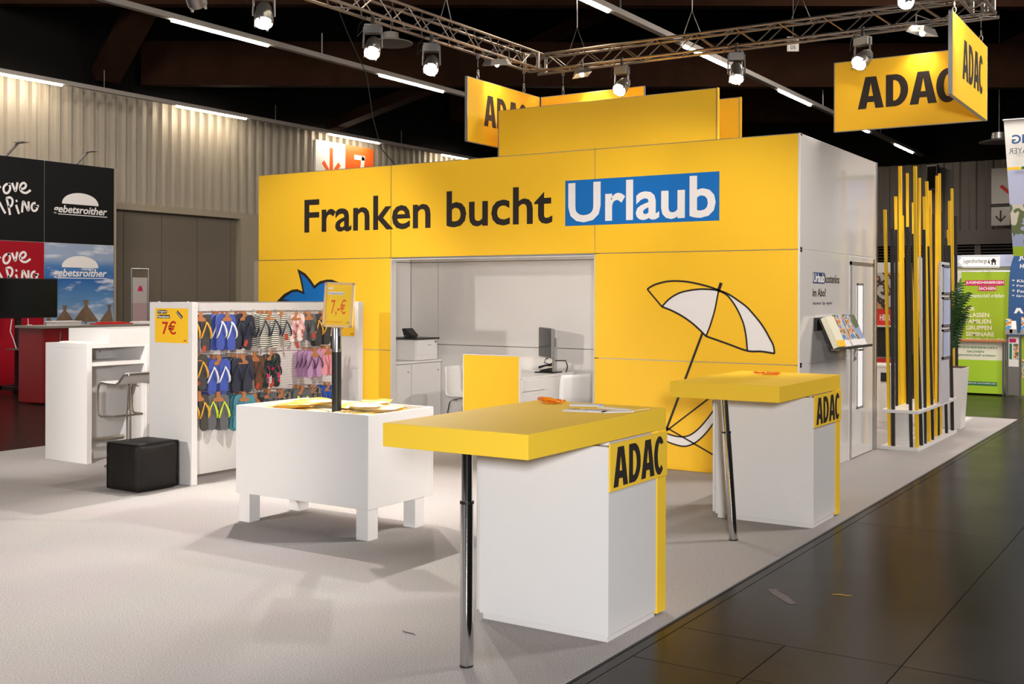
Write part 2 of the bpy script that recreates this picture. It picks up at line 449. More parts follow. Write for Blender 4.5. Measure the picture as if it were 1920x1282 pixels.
# ================================================================ the yellow stand: front wall
TH = .085
front = MB()
for (xa, xb, zb) in ((-6.5, -6.48, 0), (-4.54, -4.501, 0), (-1.999, -1.96, 0), (-.02, -.001, 0), (-4.52, -4.48, 2.0), (-2.02, -1.98, 2.0)):
    front.box(xa, xb, .004, TH - .01, zb, 3.0)
for z in (1.0, 2.0):
    for a, b in ((-6.5, -4.5), (-2.0, 0.0)): front.box(a, b, .004, TH - .01, z - .02, z + .02)
front.box(-6.5, 0, .004, TH - .01, 2.985, 3.003)
front.box(-4.5, -2.0, .004, TH - .01, 1.985, 2.02)
wall_front = struct(front.build('wall_front', 'alu'))
G = .004
for (a, b, z0, z1) in ((-6.5, -4.5, 2, 3), (-4.5, -2, 2, 3), (-2, 0, 2, 3), (-6.5, -4.5, 1, 2), (-6.5, -4.5, 0, 1), (-2, 0, 1, 2), (-2, 0, 0, 1)):
    box('panel', 'yellow', a + G, b - G, 0, .012, z0 + G, z1 - G, wall_front)
    box('panel', 'white_matt', a + G, b - G, TH - .012, TH, z0 + G, z1 - G, wall_front)
# white lining of the opening
box('lining', 'white', -4.5, -4.494, -.001, TH, 0, 2.0, wall_front)
box('lining', 'white', -2.006, -2.0, -.001, TH, 0, 2.0, wall_front)
box('lining', 'white', -4.5, -2.0, -.001, TH, 1.978, 1.985, wall_front)
F0 = Fr((0, 0, 0), (1, 0, 0), (0, 0, 1))
text('Franken bucht', F0, (-5.766, -2.473, 2.303, 2.681), 'print_dark', wall_front, bold=.016)
urect = rect(F0, -2.327, -.732, 2.273, 2.714, 0, .0012).build('blue_label', 'print_blue', wall_front)
text('Urlaub', F0, (-2.291, -.767, 2.303, 2.687), 'print_white', wall_front, bold=.020, depth=(.0012, .003))
# parasol drawing
arcTop = [(-1.442, 1.658), (-1.388, 1.69), (-1.327, 1.711), (-1.246, 1.728), (-1.153, 1.733), (-1.047, 1.726), (-0.955, 1.71), (-0.826, 1.679), (-0.737, 1.649)]
arcIn = [(-1.292, 1.496), (-1.239, 1.551), (-1.179, 1.594), (-1.112, 1.625), (-1.047, 1.641), (-0.968, 1.653), (-0.903, 1.658), (-0.813, 1.655), (-0.737, 1.646)]
rib1 = [(-0.737, 1.646), (-0.756, 1.548), (-0.774, 1.464), (-0.8, 1.379), (-0.825, 1.307), (-0.857, 1.234)]
hem1 = [(-0.857, 1.234), (-0.915, 1.287), (-0.98, 1.341), (-1.059, 1.394), (-1.125, 1.43), (-1.205, 1.466), (-1.292, 1.496)]
rib2 = [(-0.737, 1.646), (-0.692, 1.625), (-0.648, 1.596), (-0.598, 1.536), (-0.56, 1.477), (-0.525, 1.407), (-0.498, 1.337), (-0.477, 1.231), (-0.466, 1.113)]
arcR = [(-0.737, 1.646), (-0.68, 1.629), (-0.623, 1.602), (-0.548, 1.554), (-0.474, 1.502), (-0.412, 1.438), (-0.351, 1.368), (-0.302, 1.299), (-0.266, 1.236), (-0.229, 1.167), (-0.217, 1.097)]
hem = [(-0.857, 1.234), (-0.659, 1.173), (-0.466, 1.113), (-0.338, 1.111), (-0.217, 1.097)]
shape([arcIn + rib1[1:] + hem1[1:-1]], F0, 'print_white', wall_front, (0, .001), 'parasol_white')
shape([arcR + [(-0.338, 1.111)] + list(reversed(rib2))[:-1]], F0, 'print_white', wall_front, (0, .001), 'parasol_white')
bandT = [(-1.36, 0.43), (-1.279, 0.355), (-1.215, 0.323), (-1.105, 0.309), (-1.012, 0.33), (-0.919, 0.401), (-0.828, 0.507), (-0.752, 0.611)]
bandB = [(-1.359, 0.357), (-1.282, 0.282), (-1.199, 0.244), (-1.073, 0.224), (-0.98, 0.253), (-0.904, 0.309), (-0.827, 0.393), (-0.752, 0.497)]
shape([smooth_line(bandT) + list(reversed(smooth_line(bandB)))], F0, 'print_white', wall_front, (0, .001), 'lounger_white')
pl = MB()
for L, wd in ((arcTop, .017), ([(-1.442, 1.658), (-1.292, 1.496)], .015), (arcIn, .016), (rib1, .015), (hem1, .017), (rib2, .015), (arcR, .016), (hem, .017),
              ([(-0.742, 1.635), (-0.712, 1.715)], .03), ([(-0.892, 1.258), (-1.246, 0.36)], .022), (bandT, .014), (bandB, .014),
              ([(-0.65, .81), (-1.279, .326)], .014), ([(-1.4, .457), (-.70, .131)], .014)):
    stroke(pl, F0, L, wd, 0.001, .0022)
pl.build('parasol_lines', 'print_dark', wall_front)
# blue leafy drawing
blob = [(-6.33, 1.15), (-6.275, 1.40), (-6.19, 1.528), (-6.083, 1.606), (-5.957, 1.657), (-5.874, 1.663), (-5.791, 1.637), (-5.828, 1.766), (-5.875, 1.897), (-5.75, 1.842),
        (-5.668, 1.773), (-5.61, 1.705), (-5.525, 1.753), (-5.425, 1.77), (-5.345, 1.77), (-5.226, 1.733), (-5.128, 1.644), (-5.06, 1.50), (-5.04, 1.15)]
blob2 = [(-6.27, 1.15), (-6.215, 1.40), (-6.135, 1.51), (-6.06, 1.573), (-5.95, 1.627), (-5.87, 1.634), (-5.755, 1.60), (-5.80, 1.766), (-5.828, 1.842), (-5.765, 1.812),
         (-5.692, 1.747), (-5.612, 1.663), (-5.53, 1.716), (-5.425, 1.742), (-5.345, 1.74), (-5.245, 1.705), (-5.16, 1.63), (-5.10, 1.50), (-5.08, 1.15)]
shape([blob], F0, 'print_dark', wall_front, (0, .001), 'leaf_outline')
shape([blob2], F0, 'print_blue', wall_front, (0, .002), 'leaf_fill')
shape([[(-5.46, 1.52), (-5.40, 1.60), (-5.34, 1.62), (-5.33, 1.50)]], F0, 'print_dark', wall_front, (0, .003), 'leaf_notch')
shape([[(-6.16, 1.545), (-6.02, 1.54), (-5.98, 1.53), (-6.16, 1.52)]], F0, 'print_dark', wall_front, (0, .003), 'leaf_notch')

# ---------------------------------------------------------------- right hand side wall
S0 = Fr((0, 0, 0), (0, 1, 0), (0, 0, 1))
sw = MB()
for y in (.014, 2.47): sw.box(-.02 - .05, -.004, y, y + .03, 0, 3.003)
sw.box(-.07, -.003, 1.49, 1.53, 0, 2.0)
for z in (1.0, 2.0, 2.99): sw.box(-.07, -.004, .014, 2.49 if z > 1.5 else 1.5, z - .015, z + .012)
wall_side = struct(sw.build('wall_right', 'white'))
for (a, b, z0, z1) in ((0.012, 2.46, 2, 3), (0.012, 1.5, 1, 2), (0.012, 1.5, 0, 1)):
    box('panel', 'white_gloss', -.03, 0, a, b - G, z0 + G, z1 - G, wall_side)
    box('panel', 'white_matt', -.085, -.07, a + .08, b - G, z0 + G, z1 - G, wall_side)
box('corner_post', 'white', -.012, .003, -.002, .012, 0, 3.0, wall_side)
box('end_post', 'alu', -.06, .006, 2.46, 2.505, 0, 3.0, wall_side)
box('label_plate', 'print_navy', 0, .0012, .373, .71, 1.712, 1.811, wall_side)
text('Urlaub', S0, (.385, .700, 1.722, 1.803), 'print_white', wall_side, bold=.02, depth=(.0012, .002))
text('kostenlos', S0, (.723, 1.17, 1.718, 1.797), 'print_dark', wall_side, bold=.015)
text('im Abo?', S0, (.364, .749, 1.594, 1.667), 'print_dark', wall_side, bold=.015)
text('Inspirationen  Tipps  Angebote', S0, (.371, .942, 1.515, 1.549), 'print_grey', wall_side)
# the store room door
door = struct(box('door_1', 'white_gloss', -.04, .006, 1.56, 2.325, .01, 1.905, bev=.002))
dz = MB(); dz.box(-.045, .010, 1.53, 1.56, 0, 1.94); dz.box(-.045, .010, 2.325, 2.36, 0, 1.94); dz.box(-.045, .010, 1.53, 2.36, 1.905, 1.94)
dz.build('door_frame', 'alu', door)
box('window_pane', 'pane_glow', .006, .009, 1.765, 1.94, .50, 1.708, door)
wf = MB()
for (a, b, c, d) in ((1.745, 1.765, .48, 1.728), (1.94, 1.96, .48, 1.728), (1.745, 1.96, .48, .50), (1.745, 1.96, 1.708, 1.728)): wf.box(.006, .012, a, b, c, d)
wf.build('window_frame', 'alu', door)
hd = MB(); hd.lathe([(0.0, 0), (.024, 0), (.024, .012), (0, .012)], (.006, 1.655, 1.07), (1, 0, 0), 14)
hd.tube([(.01, 1.655, 1.07), (.055, 1.655, 1.07), (.06, 1.70, 1.07), (.06, 1.79, 1.068)], .009, 8)
hd.build('door_handle', 'chrome', door)
lk = MB(); lk.lathe([(0, 0), (.022, 0), (.022, .01), (.009, .01), (.009, .022), (0, .022)], (.006, 1.655, .985), (1, 0, 0), 14)
lk.build('door_lock', 'steel', door)
struct(box('wall_panel_above_door', 'white_gloss', -.03, -.001, 1.53, 2.46, 1.94, 1.99))
struct(box('trim_1', 'alu', -.03, .002, 2.36, 2.46, 0, 1.985))

# ---------------------------------------------------------------- room inside, storage tower behind
wall_back = struct(MB().box(-5.42, -1.0, 1.512, 1.56, 0, 3.0).build('wall_back', 'alu_dark'))
xs = [-5.40, -4.98, -2.5, -.085]
for i in range(3):
    for (z0, z1) in ((0, 1), (1, 2), (2, 3)):
        box('panel', 'white_matt', xs[i] + .004, xs[i + 1] - .004, 1.5, 1.513, z0 + .004, z1 - .004, wall_back)
wl = struct(MB().box(-5.46, -5.412, TH, 1.5, 0, 3.0).build('wall_left_inside', 'alu_dark'))
for (z0, z1) in ((0, 1), (1, 2), (2, 3)):
    box('panel', 'white_matt', -5.412, -5.40, TH + .004, 1.496, z0 + .004, z1 - .004, wl)
wo = struct(box('wall_rear', 'white_matt', -6.5, -.03, 2.46, 2.5, 0, 3.0))
we = struct(box('wall_left_outside', 'white_matt', -6.5, -6.44, TH, 2.46, 0, 3.0))
struct(box('trim_2', 'hall_trim', -6.62, -6.502, .05, .12, 0, 2.0))
# tower: a taller yellow box that rises behind the front
tw = MB()
for x, y in ((-4.10, 1.5), (-1.375, 1.5), (-1.375, 2.14), (-4.10, 2.14)): tw.box(x - .012, x + .012, y, y + .03, 3.0, 3.765)
tw.box(-4.1, -1.37, 1.502, 1.53, 3.75, 3.768); tw.box(-4.1, -1.37, 2.142, 2.17, 3.75, 3.768)
tower = struct(tw.build('wall_tower', 'alu'))
box('panel', 'yellow', -4.09, -1.385, 1.49, 1.503, 2.995, 3.76, tower)
box('panel', 'yellow', -4.09, -1.385, 2.14, 2.155, 2.995, 3.76, tower)
box('panel', 'yellow', -1.372, -1.36, 1.49, 1.53, 2.995, 3.768, tower)
box('panel', 'yellow', -1.372, -1.36, 2.13, 2.17, 2.995, 3.768, tower)
box('panel', 'yellow', -4.11, -4.10, 1.53, 2.14, 2.995, 3.76, tower)
struct(box('ceiling_storage', 'white_matt', -5.4, -.1, 1.56, 2.46, 2.96, 2.99))

# ================================================================ exhibition hall shell
HX = -15.7
def corrugated(name, fr, a0, a1, b0, b1, step, d, m):
    mb = MB(); prof = []; a = a0
    while a < a1:
        prof += [(a, 0), (a + step * .45, 0), (a + step * .55, d), (a + step * .9, d)]; a += step
    prof.append((a, 0))
    vs = []; fs = []
    for (x, c) in prof: vs += [fr.p(x, b0, c), fr.p(x, b1, c)]
    for i in range(len(prof) - 1): fs.append((2 * i, 2 * i + 2, 2 * i + 3, 2 * i + 1))
    mb.add(vs, fs)
    return mb.build(name, m)
WL = Fr((HX, 0, 0), (0, 1, 0), (0, 0, 1))
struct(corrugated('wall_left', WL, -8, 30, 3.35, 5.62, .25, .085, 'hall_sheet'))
struct(box('wall_left_core', 'hall_door', HX - .4, HX - .02, -8, 30, 0, 5.7))
for i, y in enumerate([1.4 + .955 * k for k in range(8)]):
    struct(box('door_%d' % (i + 2), 'hall_door', HX - .02, HX + .03, y + .006, y + .949, 0, 3.27))
struct(box('trim_3', 'hall_trim', HX - .02, HX + .16, -8, 8.85, 3.31, 3.45))
struct(box('trim_4', 'hall_trim', HX - .02, HX + .20, 8.25, 8.85, 0, 3.31))
struct(box('wall_left_above', 'dark_void', HX - .5, HX - .1, -8, 30, 5.62, 9.2))
# far end wall
WF = Fr((0, 22.6, 0), (1, 0, 0), (0, 0, 1))
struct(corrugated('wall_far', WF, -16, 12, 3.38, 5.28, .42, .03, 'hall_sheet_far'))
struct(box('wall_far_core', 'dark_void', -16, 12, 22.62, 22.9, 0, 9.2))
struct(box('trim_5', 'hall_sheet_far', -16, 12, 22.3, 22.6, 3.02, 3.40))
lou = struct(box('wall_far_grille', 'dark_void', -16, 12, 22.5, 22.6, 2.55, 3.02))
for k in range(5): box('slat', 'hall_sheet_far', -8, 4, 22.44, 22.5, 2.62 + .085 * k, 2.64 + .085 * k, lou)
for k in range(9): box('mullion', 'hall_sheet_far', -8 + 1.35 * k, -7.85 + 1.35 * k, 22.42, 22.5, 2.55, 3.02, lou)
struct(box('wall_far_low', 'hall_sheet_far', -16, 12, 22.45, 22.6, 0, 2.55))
# dark roof
struct(box('ceiling', 'dark_void', -30, 16, -24, 34, 9.2, 9.4))
def beam(name, p0, p1, wdt, h):
    p0 = Vector(p0); p1 = Vector(p1); d = (p1 - p0).normalized(); s = d.cross(Z).normalized() * wdt / 2; u = s.cross(d).normalized() * h
    m = MB(); m.hexa([p0 - s, p0 + s, p1 + s, p1 - s], [p0 - s + u, p0 + s + u, p1 + s + u, p1 - s + u])
    return struct(m.build(name, 'timber'))
bd = V(.8403, .5421, 0)
for i, (base, z, h) in enumerate(((V(-15.6, 2.55, 0), 6.85, 1.2), (V(-15.6, 5.75, 0), 5.9, .9), (V(-15.6, 16.5, 0), 6.6, 1.2))):
    beam('beam', base - bd * .1 + Z * z, base + bd * 30 + Z * z, .24, h)
for (p, q, wdt, h) in (((-15.5, 4.7, 5.8), (-13.4, 4.25, 7.3), .5, .3), ((-15.5, 11.2, 5.65), (-11.2, 9.7, 6.0), .3, .25), ((-11.6, 12.9, 7.1), (-7.6, 12.0, 7.9), .3, .25), ((-2.4, 16.4, 6.2), (1.6, 15.0, 7.3), .3, .3)):
    beam('brace', p, q, wdt, h)
# ================================================================ strip lights on rails in the hall
def rail(x, z, y0, y1, starts, lit, where):
    t = thing('light_rail', 'long grey ceiling light rail with glowing tubes, ' + where, 'light rail', (x, y0, z), 'hall light rails')
    box('rail', 'rail_grey', x - .05, x + .05, y0, y1, z + .02, z + .10, t)
    for s in starts:
        MB().box(x - .02, x + .02, s, s + lit, z - .012, z + .02).build('light_tube', 'tube_lit', t)
    k = y0 + 1.2
    while k < y1:
        MB().tube([(x, k, z + .1), (x, k, z + .45)], .012, 6).build('hanger', 'alu_dark', t)
        k += 4.6
rail(-15.2, 5.5, -6, 21, [1.55 + 4.62 * k for k in (-1, 0, 1, 2, 3)], 1.92, 'along the corrugated wall')
rail(-9.55, 5.5, -6, 21, [1.28 + 4.61 * k for k in (-1, 0, 1, 2, 3)], 1.88, 'middle one of three')
rail(-4.0, 5.47, -6, 23, [6.55 + 4.36 * k for k in (-2, -1, 0, 1, 2, 3)], 1.85, 'passing behind the truss to the right')

# ================================================================ truss
def truss(name, label, p0, p1, s=.20, seg=.25):
    """square lattice girder between two points, p = bottom centre line"""
    p0 = Vector(p0); p1 = Vector(p1); d = (p1 - p0); L = d.length; d.normalize()
    side = d.cross(Z).normalized() * s / 2
    t = thing(name, label, 'truss', p0, 'truss frame above the stand')
    cor = [(-1, 0), (1, 0), (-1, 1), (1, 1)]
    for a, b in cor:
        o = side * a + Z * (b * s)
        MB().tube([p0 + o, p1 + o], .0175, 8).build('chord', 'truss_alu', t)
    n = int(L / seg)
    br = [MB() for _ in range(4)]
    for i in range(n):
        a = p0 + d * (L * i / n); b = p0 + d * (L * (i + 1) / n); m = (a + b) / 2
        flip = i % 2
        for k, (o0, o1) in enumerate(((-side, -side + Z * s), (side, side + Z * s), (-side, side), (-side + Z * s, side + Z * s))):
            q0, q1 = (o0, o1) if not flip else (o1, o0)
            br[k].tube([a + q0, b + q1], .008, 5, caps=False)
    for k in range(4): br[k].build('lattice', 'truss_alu', t)['kind'] = 'stuff'
    for f in (0.12, L - .12):
        c = p0 + d * f
        for o in (-side, side): MB().tube([c + o, c + o + Z * s], .022, 8).build('connector', 'truss_alu', t)
    return t
XL, XR, YB, ZT = -4.285, 1.03, 2.74, 4.45
truss('truss', 'lattice truss along the back of the stand, above the hanging signs', (XL - .1, YB, ZT), (XR + .1, YB, ZT))
truss('truss', 'lattice truss on the left coming towards the viewer over the flip-flop rack', (XL, YB - .1, ZT), (XL, -6.4, ZT))
truss('truss', 'lattice truss on the right coming towards the viewer above the side sign', (XR, YB - .1, ZT), (XR, -6.4, ZT))
truss('truss', 'lattice truss across the front of the stand', (XL - .1, -6.5, ZT), (XR + .1, -6.5, ZT))
# suspension wires of the truss
for (x, y, what) in ((-3.75, YB, 'left end of the back truss'), (-2.2, YB, 'middle of the back truss'), (-.9, YB, 'right half of the back truss'), (XL, .7, 'left truss')):
    t = thing('truss_hanger', 'thin steel wire bridle holding the ' + what, 'wire', (x, y, ZT + .2))
    dx, dy = (.12, 0) if y == YB else (0, .12)
    MB().tube([(x - dx, y - dy, ZT + .2), (x, y, ZT + .5), (x + dx, y + dy, ZT + .2)], .006, 5).build('bridle', 'steel', t)
    MB().tube([(x, y, ZT + .5), (x, y, 7.5)], .006, 5).build('wire', 'steel', t)

# ================================================================ spotlights
def spot(name, label, x, y, target, power, size=62, blend=.7, col=(1, .945, .90), group='truss spotlights', beam_on=True, zc=ZT - .02):
    t = thing(name, label, 'spotlight', (x, y, zc), group)
    c = Vector((x, y, zc - .30)); tg = Vector(target); d = (tg - c).normalized()
    h = Vector((d.x, d.y, 0)); h = h.normalized() if h.length > .01 else Vector((0, -1, 0))
    s = h.cross(Z).normalized()
    MB().tube([(x, y, zc + .05), (x, y, zc - .05)], .02, 8).build('clamp', 'black_plastic', t)
    gb = MB(); o = Vector((x, y, zc - .06))
    q = [o + s * a * .085 + h * b * .05 for a, b in ((-1, -1), (1, -1), (1, 1), (-1, 1))]
    gb.hexa([p - Z * .09 for p in q], q); gb.build('gear_box', 'lamp_body', t, bev=.004)
    for sg in (-1, 1):
        MB().tube([o + s * sg * .09 - Z * .02, c + s * sg * .095], .010, 6).build('yoke_arm', 'lamp_body', t)
    can = MB()
    can.lathe([(.0, -.14), (.05, -.14), (.07, -.10), (.085, 0), (.085, .08), (.080, .085), (.078, .06)], c, d, 20)
    can.build('can', 'lamp_body', t)
    for k in range(4):
        a = k * math.pi / 2 + .4
        u = (s * math.cos(a) + d.cross(s) * math.sin(a))
        MB().tube([c + d * .06 + u * .084, c + d * .105 + u * .082], .012, 5).build('clip', 'lamp_body', t)
    MB().lathe([(0, .0701), (.077, .07)], c, d, 20).build('lens', 'lens', t)
    cb = MB(); cb.tube([o - Z * .03 + s * .08, o + s * .16 - Z * .12, o + s * .14 - Z * .0, o + s * .05 + Z * .1], .004, 5); cb.build('safety_wire', 'black_plastic', t)
    if beam_on:
        l = bpy.data.lights.new('spot_beam', 'SPOT'); l.energy = power; l.spot_size = math.radians(size); l.spot_blend = blend
        l.color = col; l.shadow_soft_size = .035
        lo = bpy.data.objects.new('spot_beam', l); COL.objects.link(lo)
        lo.location = c + d * .12
        lo.rotation_euler = d.to_track_quat('-Z', 'Y').to_euler()
    return t
SPOTS = [
    ('spotlight at the top left edge, hanging from the left truss', XL, -2.10, (-2.7, -3.8, .2), 600, 58),
    ('spotlight on the left truss with a dark disc lamp behind it', XL, -.57, (-2.4, -3.6, .2), 600, 62),
    ('spotlight on the left truss nearest to the hanging left sign', XL, .43, (-2.2, -3.2, .2), 400, 58),
    ('spotlight in front of the hidden yellow sign panel, left one of the back truss', -3.07, YB - .1, (-3.3, -2.4, .2), 420, 64),
    ('dim spotlight seen from behind, middle of the back truss', -1.61, YB - .1, (-.6, .2, .0), 160, 60),
    ('spotlight in front of the large black lettered hanging sign', -.19, YB - .1, (-2.0, -2.6, .2), 330, 56),
]
for s in SPOTS: spot('spotlight', s[0], s[1], s[2], s[3], s[4], s[5])
spot('spotlight', 'spotlight on the right truss aimed into the room, above the picture', XR - .1, .05, (-4.2, 1.25, 1.3), 400, 50)
spot('spotlight', 'spotlight cut by the top picture edge, raised above the back truss', .30, YB - .22, (.6, -4.6, .2), 130, 50, zc=4.98)
for (x, y, tg, p, sz, wh) in ((XL, -2.9, (-5.6, 0, 1.0), 270, 72, 'washing the left wall panel, added above the picture'),
                              (XR, -2.9, (-1.4, 0, .8), 300, 60, 'washing the parasol drawing, added above the picture'),
                              (XR, -3.5, (-3.2, 0, 2.2), 230, 40, 'aimed at the lettering, added above the picture'),
                              (-2.0, -6.4, (-1.6, -5.8, 0), 400, 50, 'right half of the front truss, added above the picture'),
                              (XL, -5.2, (-6.8, -2.5, .7), 760, 46, 'near end of the left truss, added above the picture'),
                              (XR, -1.9, (-3.2, -2.8, .7), 620, 54, 'middle of the right truss, added above the picture')):
    spot('spotlight', 'spotlight ' + wh, x, y, tg, p, sz)  # out-of-view truss lamps added to light walls, carpet, desk and rack

def wall_lamp(label, x, y, z, target, power, size):
    t = thing('clamp_lamp', label, 'lamp', (x, y, z), 'clamp lamps')
    c = Vector((x, y, z)); d = (Vector(target) - c).normalized()
    MB().tube([(x, y, z), (x, y - .06, z - .1)], .012, 6).build('clamp', 'black_plastic', t)
    MB().lathe([(0, -.08), (.05, -.08), (.06, .05), (.055, .05)], c, d, 14).build('can', 'lamp_body', t)
    MB().lathe([(0, .041), (.055, .04)], c, d, 14).build('lens', 'lens', t)
    l = bpy.data.lights.new('clamp_beam', 'SPOT'); l.energy = power; l.spot_size = math.radians(size); l.spot_blend = .6
    l.color = (1, .92, .84); l.shadow_soft_size = .05
    lo = bpy.data.objects.new('clamp_beam', l); COL.objects.link(lo); lo.location = c + d * .09
    lo.rotation_euler = d.to_track_quat('-Z', 'Y').to_euler()
wall_lamp('clamp lamp on the rear edge of the stand lighting the slat divider', -1.2, 2.58, 3.05, (.3, 4.0, .3), 130, 100)
# rectangular floodlights under the truss that graze the hanging signs
def flood(label, x, y, target, power):
    t = thing('floodlight', label, 'floodlight', (x, y, ZT), 'small floodlights on the truss')
    c = Vector((x, y, ZT - .06)); aim = (Vector(target) - c).normalized(); d = (V(aim.x, aim.y, 0).normalized() * .18 - Z).normalized()
    s = aim.cross(Z).normalized(); u = s.cross(d)
    b = MB()
    q0 = [c + s * a * .12 + u * e * .07 for a, e in ((-1, -1), (1, -1), (1, 1), (-1, 1))]
    q1 = [c + d * .07 + s * a * .16 + u * e * .10 for a, e in ((-1, -1), (1, -1), (1, 1), (-1, 1))]
    b.add(q0 + q1, [(0, 1, 2, 3), (0, 4, 5, 1), (1, 5, 6, 2), (2, 6, 7, 3), (3, 7, 4, 0)])
    b.build('housing', 'lamp_body', t)
    MB().lathe([(0, .092), (.02, .085), (.028, .06), (.02, .035), (0, .03)], c, d, 12).build('bulb', 'lens', t)
    MB().tube([c + s * .15, c + s * .15 + Z * .1, c - s * .15 + Z * .1, c - s * .15], .008, 5).build('bracket', 'lamp_body', t)
    l = bpy.data.lights.new('flood_beam', 'SPOT'); l.energy = power; l.spot_size = math.radians(110); l.spot_blend = .8
    l.color = (1, .84, .62); l.shadow_soft_size = .05
    lo = bpy.data.objects.new('flood_beam', l); COL.objects.link(lo)
    lo.location = c + d * .12; lo.rotation_euler = aim.to_track_quat('-Z', 'Y').to_euler()
flood('small floodlight above the left sign with the three visible letters', XL + .12, 1.55, (-4.32, 2.0, 3.7), 16)
flood('small floodlight right of the truss corner above the yellow panels', -3.62, YB - .13, (-3.4, 2.78, 3.6), 16)
flood('small floodlight above the big sign, left of its side panel', .44, YB - .13, (.4, 2.62, 3.7), 17)
flood('small floodlight outside the right truss, added above the picture', XR + .14, 1.0, (1.03, 2.0, 3.7), 44)  # extra unseen floodlight, added to brighten the slanted side sign

# ================================================================ hanging signs
def chain(mb, x, y, z0, z1):
    mb.tube([(x, y, z1), (x, y, z0 + .14)], .004, 5)
    for k in range(2):
        z = z0 + .035 + .055 * k
        pts = [(x + .016 * math.cos(a), y, z + .032 * math.sin(a)) for a in [i * math.pi / 4 for i in range(8)]]
        if k: pts = [(x, y + .016 * math.cos(a), z + .032 * math.sin(a)) for a in [i * math.pi / 4 for i in range(8)]]
        mb.tube(pts, .005, 5, closed=True)
    pts = [(x + .02 * math.cos(a), y, z1 - .02 + .02 * math.sin(a)) for a in [i * math.pi / 4 for i in range(8)]]
    mb.tube(pts, .006, 5, closed=True)
def sign_x(label, x0, x1, y, words, hang):
    t = thing('hanging_sign', label, 'sign', (x0, y, 3.39), 'hanging signs')
    box('board', 'yellow', x0 + .008, x1 - .008, y, y + .03, 3.395, 4.14, t)
    e = MB(); e.box(x0, x0 + .01, y - .002, y + .034, 3.39, 4.145); e.box(x1 - .01, x1, y - .002, y + .034, 3.39, 4.145)
    e.box(x0, x1, y + .004, y + .03, 4.138, 4.148); e.box(x0, x1, y + .004, y + .03, 3.388, 3.396); e.build('edge_profile', 'alu', t)
    if words: adac(Fr((0, y, 0), (1, 0, 0), (0, 0, 1)), words[0], words[1], 3.615, 3.955, 'print_dark', t)
    for x in hang:
        c = MB(); chain(c, x, y + .015, 4.145, ZT - .02); c.build('chain', 'steel', t)
def sign_y(label, x, y0, y1, words, hang, both=True):
    t = thing('hanging_sign', label, 'sign', (x, y0, 3.39), 'hanging signs')
    box('board', 'yellow', x - .03, x, y0 + .008, y1 - .008, 3.395, 4.14, t)
    e = MB(); e.box(x - .034, x + .002, y0, y0 + .01, 3.39, 4.145); e.box(x - .034, x + .002, y1 - .01, y1, 3.39, 4.145)
    e.box(x - .03, x - .004, y0, y1, 4.138, 4.148); e.box(x - .03, x - .004, y0, y1, 3.388, 3.396); e.build('edge_profile', 'alu', t)
    adac(Fr((x, 0, 0), (0, 1, 0), (0, 0, 1)), words[0], words[1], 3.615, 3.985, 'print_dark', t)
    for y in hang:
        c = MB(); chain(c, x - .015, y, 4.145, ZT - .02); c.build('chain', 'steel', t)
sign_x('large yellow hanging sign with black letters, right end of the back truss', -.52, 1.00, 2.72, (-.26, .77), (-.3, .8))
sign_y('narrow-looking yellow hanging sign seen at a slant, top right', 1.035, 1.04, 2.76, (1.50, 2.52), (1.2, 2.5))
sign_y('yellow hanging sign at the left end of the truss, letters partly hidden', -4.33, 1.18, 2.80, (1.53, 2.50), (1.42, 2.44))
sign_x('blank yellow hanging sign glowing behind the tower panel', -4.32, -2.85, 2.81, None, (-4.0, -3.1))
# disc shaped pendant lamps of the hall
def disc_lamp(label, x, y, z, r, m='lamp_body'):
    t = thing('pendant_lamp', label, 'pendant lamp', (x, y, z))
    MB().lathe([(0, .03), (r * .45, .03), (r, -.03), (r * .98, -.045), (r * .4, 0), (0, 0)], (x, y, z), (0, 0, 1), 28).build('disc', m, t)
    MB().lathe([(0, .16), (r * .35, .16), (r * .38, .02)], (x, y, z), (0, 0, 1), 20).build('housing', m, t)
    MB().tube([(x, y, z + .15), (x, y, 9.2)], .008, 6).build('stem', 'alu_dark', t)
disc_lamp('pale disc lamp on the hall ceiling right of the hanging signs', -.97, 16.0, 4.93, .40)
disc_lamp('dark disc lamp behind a spotlight of the left truss', -10.2, 7.0, 6.4, .42, 'rail_grey')
t = thing('ceiling_box', 'small pale emergency light box under the ceiling, top left', 'lamp', (-12.5, 1.6, 6.6))
MB().box(-12.65, -12.35, 1.3, 1.9, 6.55, 6.68).build('housing', 'rail_grey', t)
t = thing('row_marker', 'small white marker board with black numbers above the back truss', 'sign', (-1.95, 5.6, 5.1))
_fm = Fr((-1.95, 5.6, 4.98), (.84, .54, 0), (0, 0, 1))
rect(_fm, -.08, .08, 0, .20, 0, .01).build('board', 'paper', t)
MB().tube([_fm.p(0, .2, .005), _fm.p(0, 4.2, .005)], .004, 5).build('wire', 'steel', t)
text('01', _fm, (-.035, .035, .115, .165), 'print_dark', t, depth=(.01, .012)); text('05', _fm, (-.035, .035, .03, .08), 'print_dark', t, depth=(.01, .012))
# loose cable hanging from the ceiling
c = MB(); c.tube([(-9.2, 4.2, 6.6), (-9.0, 4.4, 5.9), (-8.75, 4.6, 5.2), (-8.7, 4.7, 4.5), (-8.6, 4.8, 4.0), (-8.2, 5.0, 3.5), (-7.9, 5.2, 3.1)], .008, 6)
tag(c.build('cable', 'rubber'), 'thin black cable dangling from the ceiling before the arrow sign', 'cable')
